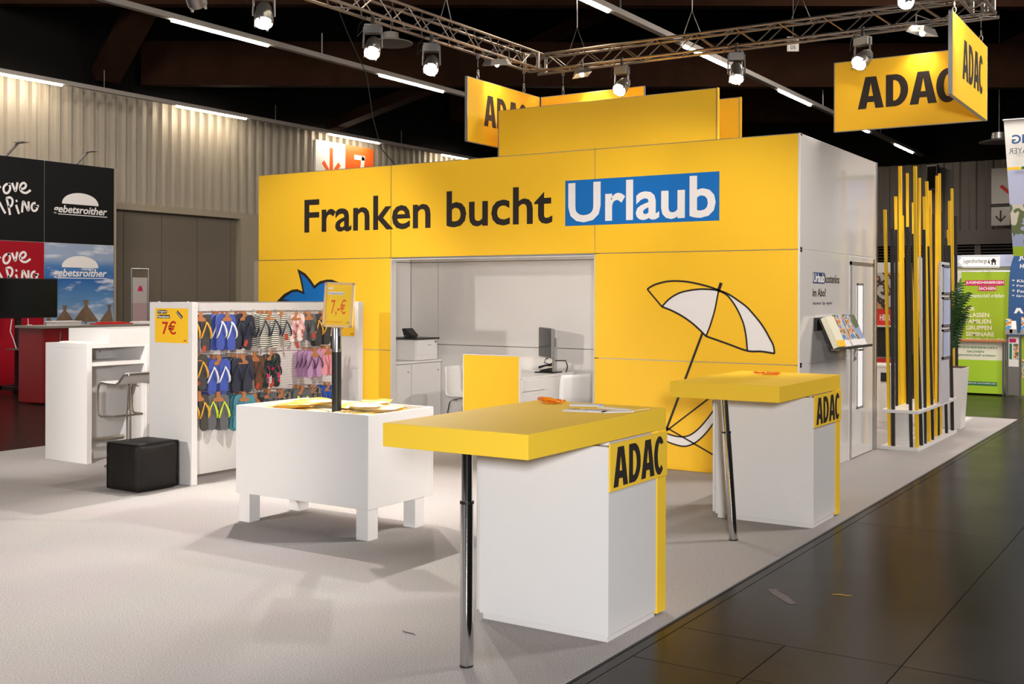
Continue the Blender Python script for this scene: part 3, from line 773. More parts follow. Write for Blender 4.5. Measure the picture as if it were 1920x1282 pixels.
# ================================================================ yellow bar counters
def counter(dy, label, leg_dx, zt):
    t = thing('bar_counter', label, 'counter', (.35, -4.6 + dy, 0), 'yellow counters along the carpet edge')
    xl, xr = -.026, .712
    y0, y1 = -4.84 + dy, -4.33 + dy
    # L shaped yellow slab: top and the upright at its far end
    box('top', 'yellow_gloss', -.045, xr, -5.54 + dy, -4.225 + dy, zt - .104, zt, t, bev=.002)
    box('upright', 'yellow_gloss', -.045, xr, -4.325 + dy, -4.225 + dy, .012, zt - .105, t, bev=.002)
    b = box('body', 'white', xl + .02, xr - .004, y0, y1, .03, .898, t, bev=.002)
    box('cover_strip', 'white', xr - .02, xr - .001, y0 - .001, y0 + .03, .03, .898, b)
    box('door', 'white', xl - .004, xl + .014, y0 + .01, y1 - .005, .04, .85, b)
    MB().tube([(xl - .004, y0 + .012, .80), (xl - .004, y0 + .012, .84)], .006, 6).build('hinge', 'steel', b)
    box('plinth', 'white_matt', xl + .035, xr - .012, y0 + .012, y1, 0, .03, t)
    box('riser', 'white', xl + .10, xr - .03, y0 + .06, y1, .898, zt - .104, t)
    s = box('sign_board', 'yellow_gloss', xr, xr + .008, y0 - .002, -4.228 + dy, .692, .912, t)
    adac(Fr((xr + .008, 0, 0), (0, 1, 0), (0, 0, 1)), y0 + .03, -4.262 + dy, .708, .892, 'print_dark', s, (0, .001))
    px, py = (.347, -5.45 + dy) if not leg_dx else (.384, -2.475)
    a = V(px, py, 0); bq = V(px + leg_dx, py, zt - .104); L = bq - a
    lg = MB(); lg.lathe([(0, .004), (.029, .004), (.029, .70), (.0, .70)], a, L, 24); leg = lg.build('leg', 'chrome', t)
    MB().lathe([(0, .70), (.0245, .70), (.0245, L.length), (0, L.length)], a, L, 24).build('inner_tube', 'chrome', leg)
    MB().lathe([(.0245, .698), (.031, .698), (.031, .708), (.0245, .708)], a, L, 24).build('ring', 'black_plastic', leg)
    MB().lathe([(0, 0), (.030, 0), (.030, .008), (0, .008)], a, L, 24).build('foot_cap', 'black_plastic', leg)
counter(0, 'nearest bar counter with thick yellow top, white body and chrome leg', 0, 1.028)
counter(3.0, 'bar counter with yellow top further back, before the parasol drawing', -.068, 1.022)

# wristbands and flyers on the counters
def bands(label, x, y, z, n, seed):
    rnd = random.Random(seed)
    t = thing('wristband_pile', label, 'wristbands', (x, y, z), 'orange wristband piles')
    for k in range(n):
        cx = x + rnd.uniform(-.05, .05); cy = y + rnd.uniform(-.04, .04); r = rnd.uniform(.022, .036); a0 = rnd.uniform(0, 6); zz = z + .006 + .003 * k
        el = rnd.uniform(.7, 1.0)
        P = [(cx + r * math.cos(a) * 1.3, cy + r * el * math.sin(a), zz + .004 * math.sin(2 * a + a0)) for a in [i * math.pi / 8 for i in range(16)]]
        MB().tube(P, .004, 6, closed=True).build('band', ['orange_rubber', 'print_orange', 'orange_rubber'][k % 3], t)
bands('small pile of orange wristbands on the nearest counter', .108, -4.325, 1.028, 7, 1)
bands('small pile of orange wristbands on the far counter', .276, -1.56, 1.022, 6, 2)
def flyer(label, x, y, z, rot, wd, ht, m, fold=True):
    t = thing('flyer', label, 'flyer', (x, y, z), 'flyers on the nearest counter', rot)
    b = MB(); b.box(-wd / 2, wd / 2, -ht / 2, ht / 2, .001, .004); b.build('sheets', 'paper', t, world=False)
    MB().box(-wd / 2, wd / 2, -ht / 2, ht / 2, .0041, .0052).build('cover', m, t, world=False)
    if fold: MB().box(-wd / 2, wd / 2 - .02, -ht / 2, -ht / 2 + .05, .0053, .0058).build('title_strip', 'print_white', t, world=False)
flyer('folded photo flyer lying nearest on the front counter', .46, -4.60, 1.028, .25, .21, .12, 'brochure_photo')
flyer('yellow flyer with white title on the front counter', .56, -4.40, 1.028, -.15, .21, .15, 'yellow_gloss')
flyer('pale blue flyer beside the yellow one on the front counter', .33, -4.36, 1.028, .4, .17, .10, 'lilac')
flyer('white receipt at the yellow flyer on the front counter', .60, -4.56, 1.028, .9, .16, .07, 'paper', False)

# ================================================================ white sales bin
BX0, BX1, BY0, BY1, BZ0, BZ1 = -2.785, -1.573, -3.83, -3.13, .20, .815
bn = thing('sales_bin', 'white box table on four square legs heaped with yellow pouches', 'display table', ((BX0 + BX1) / 2, (BY0 + BY1) / 2, 0))
tk = .02
box('side_panel', 'white', BX0, BX1, BY0, BY0 + tk, BZ0, BZ1, bn, bev=.0015)
box('side_panel', 'white', BX0, BX1, BY1 - tk, BY1, BZ0, BZ1, bn, bev=.0015)
box('end_panel', 'white', BX0, BX0 + tk, BY0 + tk, BY1 - tk, BZ0, BZ1, bn, bev=.0015)
box('end_panel', 'white', BX1 - tk, BX1, BY0 + tk, BY1 - tk, BZ0, BZ1, bn, bev=.0015)
box('floor_board', 'white', BX0 + tk, BX1 - tk, BY0 + tk, BY1 - tk, .735, .75, bn)
for (x, y) in ((BX0 + .03, BY0 + .005), (BX1 - .105, BY0 + .005), (BX0 + .03, BY1 - .20), (BX1 - .105, BY1 - .20)):
    box('leg', 'white', x, x + .10, y, y + .10, 0, BZ0, bn, bev=.001)
box('underside', 'white_matt', BX0 + tk, BX1 - tk, BY0 + tk, BY1 - tk, BZ0, BZ0 + .02, bn)
# pouches in the bin
rnd = random.Random(5)
def pouch(label, x, y, z, rot, wd, ht, m, tilt):
    t = thing('plastic_pouch', label, 'pouch', (x, y, z), 'yellow pouches in the white bin', rot)
    vs = []; fs = []; n = 9
    for s in (1, -1):
        for i in range(n):
            for j in range(n):
                u = i / (n - 1) * 2 - 1; v = j / (n - 1) * 2 - 1
                h = (1 - u ** 4) * (1 - v ** 4) * .021 + .0015
                h += .004 * math.sin(5 * u + 3 * v + x * 30) * (1 - u * u) * (1 - v * v)
                vs.append((u * wd / 2, v * ht / 2, .024 + s * max(h, .001) + tilt * (u + 1) * wd / 2))
    for s in range(2):
        o = s * n * n
        for i in range(n - 1):
            for j in range(n - 1):
                q = (o + i * n + j, o + (i + 1) * n + j, o + (i + 1) * n + j + 1, o + i * n + j + 1)
                fs.append(q if s == 0 else tuple(reversed(q)))
    b = MB(); b.add(vs, fs, 0, True); b.build('film_bag', m, t, world=False)
    lab = MB(); lab.box(-wd * .22, wd * .22, -ht * .18, ht * .18, .045 + tilt * wd / 2, .0465 + tilt * wd / 2)
    lab.build('fold_card', 'bag_film_pale' if m == 'bag_film' else 'bag_film', t, world=False)
PO = [(-2.62, -3.70, .735, .2, 'bag_film', .02), (-2.42, -3.62, .76, -.3, 'bag_film', .1), (-2.30, -3.70, .735, .5, 'bag_film_pale', 0), (-2.58, -3.35, .74, .9, 'bag_film', 0),
      (-2.30, -3.36, .76, .1, 'bag_film_pale', .05), (-1.98, -3.30, .77, .6, 'bag_film', .12), (-1.90, -3.70, .74, -.2, 'bag_film_pale', .02), (-1.72, -3.45, .765, .3, 'bag_film_pale', .06),
      (-1.75, -3.68, .74, 1.2, 'bag_film', 0), (-1.80, -3.25, .74, -.5, 'bag_film', .05), (-2.36, -3.50, .79, 1.1, 'bag_film', .03), (-1.86, -3.52, .79, -.9, 'bag_film_pale', .04), (-2.16, -3.25, .76, 1.4, 'bag_film', 0), (-2.66, -3.55, .745, 1.5, 'bag_film_pale', 0)]
WH = ['at the left front corner', 'leaning left of the pole', 'flat before the pole', 'at the left back', 'behind the pole', 'tilted up highest behind the pole', 'right of the pole at the front',
      'bulging on the right', 'at the right front corner', 'at the right back corner', 'lying on top left of the pole', 'lying on top right of the pole', 'tucked between pole and back wall', 'at the far left edge']
for k, (x, y, z, r, m, tl) in enumerate(PO):
    x = min(max(x, -2.58), -1.78); y = min(max(y, -3.64), -3.32)
    pouch(('pale' if 'pale' in m else 'yellow') + ' plastic pouch in the white bin, ' + WH[k], x, y, z + .018, r, .29, .22, m, tl)
# price sign on a pole
ps = thing('price_sign_stand', 'framed yellow price sign on a black pole in the bin', 'price sign', (-2.091, -3.556, .72))
MB().lathe([(0, 0), (.033, 0), (.033, .48), (0, .48)], (-2.091, -3.556, .72), (0, 0, 1), 24).build('pole', 'black_plastic', ps)
MB().lathe([(0, .48), (.034, .48), (.034, .64), (.028, .66), (0, .66)], (-2.091, -3.556, .72), (0, 0, 1), 24).build('clamp_sleeve', 'silver', ps)
for s in (-1, 1):
    MB().box(-2.091 + s * .036 - .004, -2.091 + s * .036 + .004, -3.575, -3.565, 1.22, 1.31).build('clamp_bar', 'black_plastic', ps)
mat('frame_wood', rgb(226, 190, 138), .4, noise=.05)
_rt = V(.86, .44, 0).normalized(); _n = V(.44, -.86, 0).normalized(); _upv = (Z + _rt * .055 - _n * .04).normalized()
FP = Fr((-2.091 + .01, -3.556, 1.37), _rt + Z * -.03, _upv)
fb = MB()
for (a0, a1, b0, b1) in ((-.105, -.088, 0, .31), (.088, .105, 0, .31), (-.105, .105, 0, .016), (-.105, .105, .294, .31)):
    fb.hexa([FP.p(a0, b0, 0), FP.p(a1, b0, 0), FP.p(a1, b1, 0), FP.p(a0, b1, 0)], [FP.p(a0, b0, .028), FP.p(a1, b0, .028), FP.p(a1, b1, .028), FP.p(a0, b1, .028)])
fb.build('frame', 'frame_wood', ps)
sh = rect(FP, -.09, .09, .014, .296, .008, .012).build('price_sheet', 'yellow_gloss', ps)
rect(FP, -.082, -.045, .262, .275, .012, .0128).build('small_label', 'paper', sh)
rect(FP, -.082, .03, .225, .245, .012, .0128).build('title_label', 'paper', sh)
text('Verbandstasche', FP, (-.079, .028, .227, .243), 'print_grey', sh, depth=(.0128, .0134))
text('7,-€', FP, (-.055, .05, .075, .195), 'print_orange', sh, bold=.01, depth=(.012, .0126))
text('inkl. Beratungsgespräch', FP, (-.08, .03, .030, .044), 'print_orange', sh, depth=(.012, .0126))
text('ADAC', FP, (.06, .082, .030, .040), 'print_dark', sh, depth=(.012, .0126))

# ================================================================ black leather cube
cb = MB(); n = 10; cx0, cx1, cy0, cy1, ch = -4.605, -4.215, -3.53, -3.12, .385
bmq = bmesh.new(); bmesh.ops.create_cube(bmq, size=1.0)
bmesh.ops.subdivide_edges(bmq, edges=bmq.edges[:], cuts=9, use_grid_fill=True)
rn = random.Random(3)
for v in bmq.verts:
    c = v.co
    q = [abs(c.x) * 2, abs(c.y) * 2, abs(c.z) * 2]
    puff = .018 * (1 - min(1, sorted(q)[1]) ** 2) * (1 - min(1, sorted(q)[0]) ** 2)
    k = q.index(max(q)); sg = 1 if c[k] > 0 else -1
    wr = .004 * math.sin(9 * c.x + 13 * c.z) * math.sin(7 * c.y - 8 * c.z)
    r = .975 if sorted(q)[1] > .99 else 1.0
    v.co = Vector((c.x * r, c.y * r, c.z * r)); v.co[k] += sg * (puff * .6 + wr) / .4
me = bpy.data.meshes.new('seat_cube'); bmq.to_mesh(me); bmq.free()
for v in me.vertices: v.co = Vector((v.co.x * (cx1 - cx0), v.co.y * (cy1 - cy0), (v.co.z + .5) * ch))
for p in me.polygons: p.use_smooth = True
me.materials.append(MATS['leather'])
cube = thing('seat_cube', 'black leather cube stool on the carpet before the white rack end', 'pouf', ((cx0 + cx1) / 2, (cy0 + cy1) / 2, .006))
link('cover', me, cube)
sm = MB(); a, b = (cx1 - cx0) / 2 * .985, (cy1 - cy0) / 2 * .985
for (p, q) in (((a, -b, .01), (a, -b, ch - .01)), ((-a, -b, .01), (-a, -b, ch - .01)), ((a, b, .01), (a, b, ch - .01)), ((-a, b, .01), (-a, b, ch - .01))):
    s_ = MB(); s_.tube([p, q], .004, 6); s_.build('seam', 'leather', cube, world=False)
s_ = MB(); s_.tube([(a, -b, ch * .985), (a, b, ch * .985), (-a, b, ch * .985), (-a, -b, ch * .985)], .004, 6, closed=True); s_.build('seam', 'leather', cube, world=False)

# ================================================================ white writing desk on the left
dk = thing('standing_desk', 'white standing desk with open shelf and foot rail at the left', 'desk', (-6.2, -2.0, 0))
DX0, DX1, DY0, DY1 = -6.53, -5.894, -2.775, -1.15
box('end_panel', 'white', DX0, DX1, DY0, DY0 + .055, 0, 1.085, dk, bev=.0015)
box('end_panel', 'white', DX0, DX1, DY1 - .055, DY1, 0, 1.085, dk, bev=.0015)
box('top', 'white', DX0, DX1, DY0, DY1, 1.085, 1.128, dk, bev=.0015)
box('shelf', 'white', DX0 + .12, DX1 - .01, DY0 + .055, DY1 - .55, .915, .95, dk)
box('back_panel', 'white_matt', DX0 + .05, DX0 + .08, DY0 + .42, DY1 - .055, .03, 1.085, dk)
box('shelf_back', 'white_matt', DX0 + .10, DX0 + .12, DY0 + .055, DY1 - .55, .95, 1.085, dk)
for y in (-2.45, -2.25):
    MB().lathe([(0, 0), (.008, 0), (.008, .003), (0, .003)], (DX0 + .12, y, 1.02), (1, 0, 0), 8).build('cable_hole', 'grey_plastic', dk)
cbn = box('cabinet', 'white', DX0 + .05, DX1 + .005, DY0 + .66, DY1 - .055, .06, 1.085, dk)
box('door', 'white', DX1 + .005, DX1 + .02, DY0 + .67, DY1 - .06, .08, 1.08, cbn)
for z in (1.02, .95):
    MB().lathe([(0, 0), (.011, 0), (.011, .012), (.006, .012), (.006, .02), (0, .02)], (DX1 + .02, DY0 + .74, z), (1, 0, 0), 10).build('lock', 'steel', cbn)
box('riser', 'white', DX0 + .02, DX1 + .0, DY0 + .24, DY1, 1.128, 1.262, dk, bev=.0015)
MB().tube([(DX1 - .12, DY0 + .055, .20), (DX1 - .12, DY0 + .50, .20)], .022, 12).build('foot_rail', 'steel', dk)
box('plinth', 'white_matt', DX0 + .08, DX1 - .25, DY0 + .055, DY0 + .66, 0, .06, dk)
pp = thing('paper_stack', 'thin white paper pad lying on the standing desk', 'paper', (-6.3, -2.62, 1.128))
box('sheets', 'paper', -6.42, -6.12, -2.70, -2.56, 1.128, 1.14, pp); box('card', 'print_white', -6.40, -6.20, -2.69, -2.58, 1.1401, 1.1425, pp)

# bar stool
SX, SY = -5.50, -2.61
bs = thing('bar_stool', 'white bar stool with steel loop footrest at the standing desk', 'bar stool', (SX, SY, 0))
MB().lathe([(0, .0), (.21, .0), (.215, .008), (.20, .016), (.03, .03), (0, .03)], (SX, SY, 0), (0, 0, 1), 32).build('base', 'steel', bs)
MB().lathe([(.024, .02), (.024, .52), (0, .52)], (SX, SY, 0), (0, 0, 1), 18).build('pole', 'silver', bs)
MB().lathe([(.017, .52), (.017, .735), (.03, .75), (.05, .77), (0, .77)], (SX, SY, 0), (0, 0, 1), 18).build('gas_lift', 'chrome', bs)
# seat: a bent strip, front edge to the left, low back to the right
prof = [(-.185, .762), (-.17, .775), (-.10, .778), (.0, .768), (.06, .768), (.10, .79), (.14, .835), (.18, .865), (.24, .872)]
sv = []; sf = []
for (x, z) in prof:
    for (y, dz) in ((-.18, 0), (-.18, .014), (.18, .014), (.18, 0)): sv.append((SX + x, SY + y, z + dz))
for i in range(len(prof) - 1):
    for k in range(4): sf.append((i * 4 + k, i * 4 + (k + 1) % 4, (i + 1) * 4 + (k + 1) % 4, (i + 1) * 4 + k))
sf += [(3, 2, 1, 0), tuple(len(prof) * 4 - 4 + k for k in range(4))]
MB().add(sv, sf, 0, False).build('seat', 'white', bs)
lp = MB()
for yy in (-.19, .19):
    P = [(SX + .24, SY + yy, .868), (SX + .17, SY + yy, .858), (SX + .10, SY + yy, .79), (SX + .05, SY + yy, .766), (SX - .05, SY + yy, .768), (SX - .15, SY + yy, .776), (SX - .185, SY + yy, .755),
         (SX - .20, SY + yy, .70), (SX - .20, SY + yy, .52), (SX - .185, SY + yy, .48), (SX - .155, SY + yy, .465)]
    MB().tube(P, .0105, 8).build('frame_side', 'steel', bs)
MB().tube([(SX - .155, SY - .19, .465), (SX + .0, SY - .15, .472), (SX + .02, SY, .474), (SX + .0, SY + .15, .472), (SX - .155, SY + .19, .465)], .0105, 8).build('footrest', 'steel', bs)
MB().tube([(SX + .24, SY - .19, .868), (SX + .24, SY + .19, .868)], .0105, 8).build('back_bar', 'steel', bs)
MB().tube([(SX + .02, SY + .02, .755), (SX + .16, SY - .02, .75)], .005, 6).build('lever', 'steel', bs)
# ================================================================ flip-flop rack
rk = thing('shoe_rack', 'white display rack with pegboard and two end panels for flip-flops', 'display rack', (-4.42, -1.95, 0))
RX0, RX1 = -4.69, -4.155
NY0, NY1, FY0, FY1 = -3.035, -2.975, -.93, -.86
c1 = box('end_panel', 'white', RX0, RX1, NY0, NY1, 0, 1.53, rk, bev=.002)
c2 = box('end_panel', 'white', RX0, RX1, FY0, FY1, 0, 1.53, rk, bev=.002)
box('top_rail', 'white', -4.47, -4.415, NY1, FY0, 1.445, 1.525, rk, bev=.0015)
box('top_cap', 'alu', -4.475, -4.41, NY1, FY0, 1.525, 1.532, rk)
for (a, b) in ((NY1, -1.985), (-1.915, FY0)):
    box('peg_board', 'pegboard', -4.46, -4.43, a + .02, b - .003, .50, 1.443, rk)
    box('base_panel', 'white', -4.465, -4.427, a + .002, b, .03, .50, rk)
box('centre_strip', 'white_matt', -4.462, -4.425, -1.982, -1.918, .03, 1.443, rk)
for (a, b) in ((-2.40, -2.396), (-1.45, -1.446)): box('board_joint', 'grey_plastic', -4.4305, -4.4295, a, b, .50, 1.443, rk)
for x in (-4.60, -4.24):
    for y in (NY0 + .03, FY0 + .035): MB().lathe([(0, 0), (.012, 0), (.012, .006), (0, .006)], (x, y, 1.53), (0, 0, 1), 10).build('dowel', 'alu', rk)
# price posters on the end panels
def price_poster(label, y):
    t = thing('price_poster', label, 'poster', (-4.41, y - .003, 1.33), 'price posters on the rack ends')
    f = Fr((0, y, 0), (1, 0, 0), (0, 0, 1))
    x0, z0 = -4.617, 1.186; W, H = .415, .292
    rect(f, x0, x0 + W, z0, z0 + H, 0, .002).build('sheet', 'yellow', t)
    rect(f, x0 + .030, x0 + .150, z0 + .247, z0 + .277, .002, .003).build('title_bar', 'print_dark', t)
    rect(f, x0 + .030, x0 + .188, z0 + .206, z0 + .236, .002, .003).build('title_bar', 'print_dark', t)
    text('Original', f, (x0 + .033, x0 + .142, z0 + .249, z0 + .275), 'print_white', t, .01, (.003, .004))
    text('Havaianas', f, (x0 + .033, x0 + .182, z0 + .210, z0 + .234), 'print_white', t, .01, (.003, .004))
    text('7€', f, (x0 + .092, x0 + .268, z0 + .070, z0 + .185), 'print_red', t, .015, (.002, .003))
    text('ADAC', f, (x0 + .362, x0 + .398, z0 + .016, z0 + .028), 'print_dark', t, .02, (.002, .003))
    g = Fr(f.p(x0 + .31, z0 + .238), (.78, 0, -.62), (.62, 0, .78))
    rect(g, -.042, .042, -.014, .014, .002, .003).build('slanted_bar', 'print_dark', t)
    text('havaianas', g, (-.036, .036, -.008, .008), 'print_white', t, 0, (.003, .004))
price_poster('yellow 7 euro poster on the near end panel of the rack', NY0)
price_poster('yellow 7 euro poster on the far end panel, partly hidden by the price sign', FY0)

HALF = [(0, .145), (.022, .142), (.038, .128), (.046, .10), (.047, .07), (.042, .025), (.036, -.02), (.034, -.07), (.036, -.105), (.031, -.132), (.018, -.147), (0, -.15)]
OUT = HALF + [(-y, z) for y, z in reversed(HALF[1:-1])]
FM = {}
def ff_meshes(style, sole, edge, strap):
    if style in FM: return FM[style]
    m = MB(); n = len(OUT)
    lay = [0, .005, .009, .016]
    vs = [(x, y, z) for x in lay for y, z in OUT]
    fs = [tuple(reversed(range(n)))]; m.add(vs, [tuple(reversed(range(n)))], 0)
    for L in range(3):
        m.f += [[L * n + i, L * n + (i + 1) % n, (L + 1) * n + (i + 1) % n, (L + 1) * n + i] for i in range(n)]
        m.m += [1 if L == 1 else 0] * n; m.smooth += [False] * n
    m.f.append([3 * n + i for i in range(n)]); m.m.append(0); m.smooth.append(False)
    for i, f in enumerate(m.f): m.f[i] = list(reversed(f))
    o = m.build('sole', [sole, edge]); sole_me = o.data; bpy.data.objects.remove(o)
    s = MB()
    for sg in (-1, 1):
        P = [(.014, 0, .085), (.03, .004 * sg, .075), (.040, .020 * sg, .04), (.040, .034 * sg, .0), (.028, .041 * sg, -.035), (.012, .040 * sg, -.05)]
        vs = []; fs = []
        for i, (x, y, z) in enumerate(P):
            w_ = .005 + .003 * min(i, 3)
            vs += [(x, y - w_ * .55, z - .003), (x + .004, y - w_ * .55, z), (x + .004, y + w_ * .55, z + .004), (x, y + w_ * .55, z)]
        for i in range(len(P) - 1):
            for k in range(4): fs.append((i * 4 + k, (i + 1) * 4 + k, (i + 1) * 4 + (k + 1) % 4, i * 4 + (k + 1) % 4))
        s.add(vs, fs, 0, True)
    s.tube([(.0, 0, .086), (.034, 0, .072)], .005, 6)
    o = s.build('strap', [strap]); st_me = o.data; bpy.data.objects.remove(o)
    FM[style] = (sole_me, st_me); return FM[style]
hang_me = tag_me = None
_m = MB(); _m.prism([(.026, -.045, -.075), (.026, .045, -.075), (.026, .045, -.055), (.026, .018, -.035), (.026, .014, .012), (.026, -.014, .012), (.026, -.018, -.035), (.026, -.045, -.055)], (.004, 0, 0))
_o = _m.build('card_hanger', 'cardboard'); hang_me = _o.data; bpy.data.objects.remove(_o)
_m = MB(); _m.prism([(.052, -.016, -.05), (.052, .016, -.05), (.052, .016, 0), (.052, 0, .012), (.052, -.016, 0)], (.002, 0, 0))
_o = _m.build('paper_tag', 'tag_red'); tag_me = _o.data; bpy.data.objects.remove(_o)

for nm, c in (('f_blue', (64, 84, 168)), ('f_navy', (44, 46, 62)), ('f_dgrey', (64, 62, 58)), ('f_grey', (96, 96, 98)), ('f_teal', (74, 138, 150)), ('f_lilac', (186, 142, 178)), ('f_pink', (226, 150, 156)),
              ('f_brown', (104, 64, 42)), ('f_black', (34, 33, 38)), ('f_white', (226, 224, 222)), ('f_lime', (206, 224, 40)), ('f_edge', (206, 208, 196)), ('f_plum', (84, 44, 76)), ('f_royal', (40, 84, 168)), ('f_olive', (70, 74, 62)), ('f_gold', (220, 160, 50))):
    mat(nm, rgb(*c), .6, noise=.05, nscale=30)
ST = {'blue': ('f_blue', 'f_edge', 'f_white', 'blue flip-flops with white straps'), 'navy': ('f_navy', 'f_edge', 'f_navy', 'navy flip-flops'),
      'stripe': ('sole_stripes', 'f_edge', 'f_navy', 'black and white striped flip-flops'), 'palefl': ('sole_floral_pale', 'f_white', 'f_pink', 'pale floral flip-flops'),
      'grey': ('f_grey', 'f_grey', 'f_dgrey', 'grey flip-flops'), 'dark': ('f_dgrey', 'f_olive', 'f_gold', 'dark grey flip-flops with yellow strap lines'),
      'brown': ('f_brown', 'f_brown', 'f_dgrey', 'brown flip-flops'), 'floral': ('sole_floral', 'f_black', 'f_black', 'dark flip-flops with pink flowers'),
      'lilac': ('f_lilac', 'f_lilac', 'f_plum', 'lilac flip-flops'), 'pink': ('f_pink', 'f_pink', 'f_pink', 'pink flip-flops'),
      'lime': ('f_grey', 'f_dgrey', 'f_lime', 'grey flip-flops with lime straps'), 'teal': ('f_teal', 'f_teal', 'f_teal', 'teal flip-flops'),
      'black': ('f_black', 'f_grey', 'f_black', 'black flip-flops'), 'patt': ('sole_pattern', 'f_edge', 'f_dgrey', 'dark patterned flip-flops'), 'royal': ('f_royal', 'f_royal', 'f_blue', 'royal blue flip-flops')}
ORD = ['front', 'second', 'third', 'fourth']
ROWN = {0: 'top row', 1: 'middle row', 2: 'bottom row'}
STACKS = [  # row, hook height, Y, how many, style, where
    (0, 1.44, -2.83, 1, 'dark', 'at the near end panel'), (0, 1.44, -2.62, 4, 'blue', ''), (0, 1.44, -2.36, 3, 'navy', ''), (0, 1.44, -2.09, 4, 'stripe', ''), (0, 1.44, -1.86, 1, 'stripe', 'right of the stack'),
    (0, 1.43, -1.665, 1, 'palefl', ''), (0, 1.43, -1.47, 2, 'grey', ''), (0, 1.43, -1.27, 2, 'dark', 'at the far end'),
    (1, 1.10, -2.85, 2, 'dark', ''), (1, 1.06, -2.65, 3, 'blue', ''), (1, 1.06, -2.42, 4, 'navy', ''), (1, 1.07, -2.20, 1, 'brown', ''), (1, 1.07, -1.99, 1, 'floral', ''), (1, 1.08, -1.50, 4, 'lilac', ''), (1, 1.09, -1.25, 3, 'pink', ''),
    (2, .76, -2.85, 1, 'dark', ''), (2, .745, -2.65, 3, 'lime', 'near the end panel'), (2, .73, -2.40, 4, 'teal', ''), (2, .69, -2.17, 2, 'black', ''), (2, .72, -2.0, 2, 'grey', ''), (2, .71, -1.83, 2, 'patt', ''), (2, .73, -1.62, 3, 'lime', 'behind the white bin'),
    (2, .72, -1.42, 2, 'patt', 'towards the far end'), (2, .73, -1.20, 2, 'royal', '')]
rf = random.Random(11); hooks = []
for (row, zh, y, n, st, where) in STACKS:
    sole, edge, strap, desc = ST[st]
    sm_, tm_ = ff_meshes(st, sole, edge, strap)
    hk = MB(); hk.tube([(-4.43, y, zh + .01), (-4.15, y, zh + .012), (-4.13, y, zh + .03)], .003, 6); hk.build('hook', 'steel', rk)
    for k in range(n):                       # k = 0 hangs at the back
        i = n - 1 - k
        x = -4.375 + .052 * k if n > 1 else -4.30
        place_txt = ('%s pair of %s on its hook, %s of the rack' % (ORD[i], desc, ROWN[row])) if n > 1 else ('pair of %s, %s of the rack' % (desc, ROWN[row]))
        if where: place_txt += ' ' + where
        words = place_txt.split()
        if len(words) > 16: place_txt = place_txt.replace(' of the rack', '').replace(' on its hook', '')
        t = thing('flip_flops', place_txt, 'flip-flops', (x, y + rf.uniform(-.006, .006), zh), 'flip-flops on the pegboard rack', rf.uniform(-.2, .15) - .28)
        sc = .88 if st in ('lilac', 'pink', 'palefl', 'grey') else 1.06
        for sg in (-1, 1):
            so = link('sole', sm_, t); so.location = (.004 * sg + .004, .047 * sg * sc, -.16 * sc + rf.uniform(-.008, .008)); so.rotation_euler = (rf.uniform(-.05, .05) + .03 * sg, rf.uniform(-.05, .12), 0); so.scale = (sc, sc, sc)
            ss = link('strap', tm_, so)
        link('card_hanger', hang_me, t)
        if i == 0 and rf.random() < .65:
            tg = link('paper_tag', tag_me, t); tg.location = (0, rf.uniform(-.03, .04), rf.uniform(-.30, -.2)); tg.rotation_euler = (rf.uniform(-.7, .7), 0, 0)
# empty hooks
for (y, z) in ((-1.75, 1.075), (-1.82, 1.44)):
    MB().tube([(-4.43, y, z), (-4.15, y, z + .004), (-4.13, y, z + .02)], .003, 6).build('hook', 'steel', rk)
# ================================================================ room behind the opening
cbt = thing('low_cabinet', 'pale low cabinet under the printer in the left corner of the room', 'cabinet', (-5.15, .95, 0))
bd_ = box('body', 'white_matt', -5.395, -4.94, .30, 1.49, .06, .80, cbt)
box('plinth', 'grey_plastic', -5.395, -4.97, .32, 1.48, 0, .06, cbt)
box('top', 'white', -5.398, -4.915, .28, 1.495, .80, .825, cbt, bev=.002)
for (a, b) in ((.31, .90), (.91, 1.48)):
    d_ = box('door', 'white_matt', -4.94, -4.922, a + .003, b - .003, .07, .79, cbt)
    MB().lathe([(0, 0), (.008, 0), (.008, .012), (0, .012)], (-4.922, b - .06, .70), (1, 0, 0), 10).build('lock', 'steel', d_)
pr = thing('printer', 'light grey laser printer with black top on the low cabinet', 'printer', (-5.13, 1.15, .825))
box('body', 'white', -5.36, -4.905, .96, 1.385, .828, 1.075, pr, bev=.006)
box('scan_lid', 'black_plastic', -5.385, -4.88, .94, 1.40, 1.075, 1.092, pr, bev=.003)
box('paper_drawer', 'white', -4.905, -4.899, .97, 1.375, .832, .885, pr)
box('front_door', 'white', -4.905, -4.899, .97, 1.375, .892, 1.068, pr)
FX = Fr((-4.899, 0, 0), (0, 1, 0), (0, 0, 1))
text('Canon', FX, (1.19, 1.26, 1.00, 1.012), 'print_grey', pr)
rect(FX, 1.0, 1.06, 1.02, 1.055, 0, .001).build('sticker', 'paper', pr); rect(FX, 1.33, 1.36, 1.03, 1.055, 0, .001).build('badge', 'print_grey', pr)
tm = thing('card_terminal', 'small black touch screen terminal standing on the printer', 'terminal', (-5.10, 1.10, 1.092))
box('foot', 'black_plastic', -5.16, -5.05, 1.06, 1.18, 1.092, 1.11, tm, bev=.004)
MB().hexa([(-5.13, 1.02, 1.115), (-5.03, 1.02, 1.115), (-5.03, 1.18, 1.115), (-5.13, 1.18, 1.115)], [(-5.16, 1.02, 1.20), (-5.12, 1.02, 1.205), (-5.12, 1.18, 1.205), (-5.16, 1.18, 1.20)]).build('housing', 'black_plastic', tm, bev=.004)
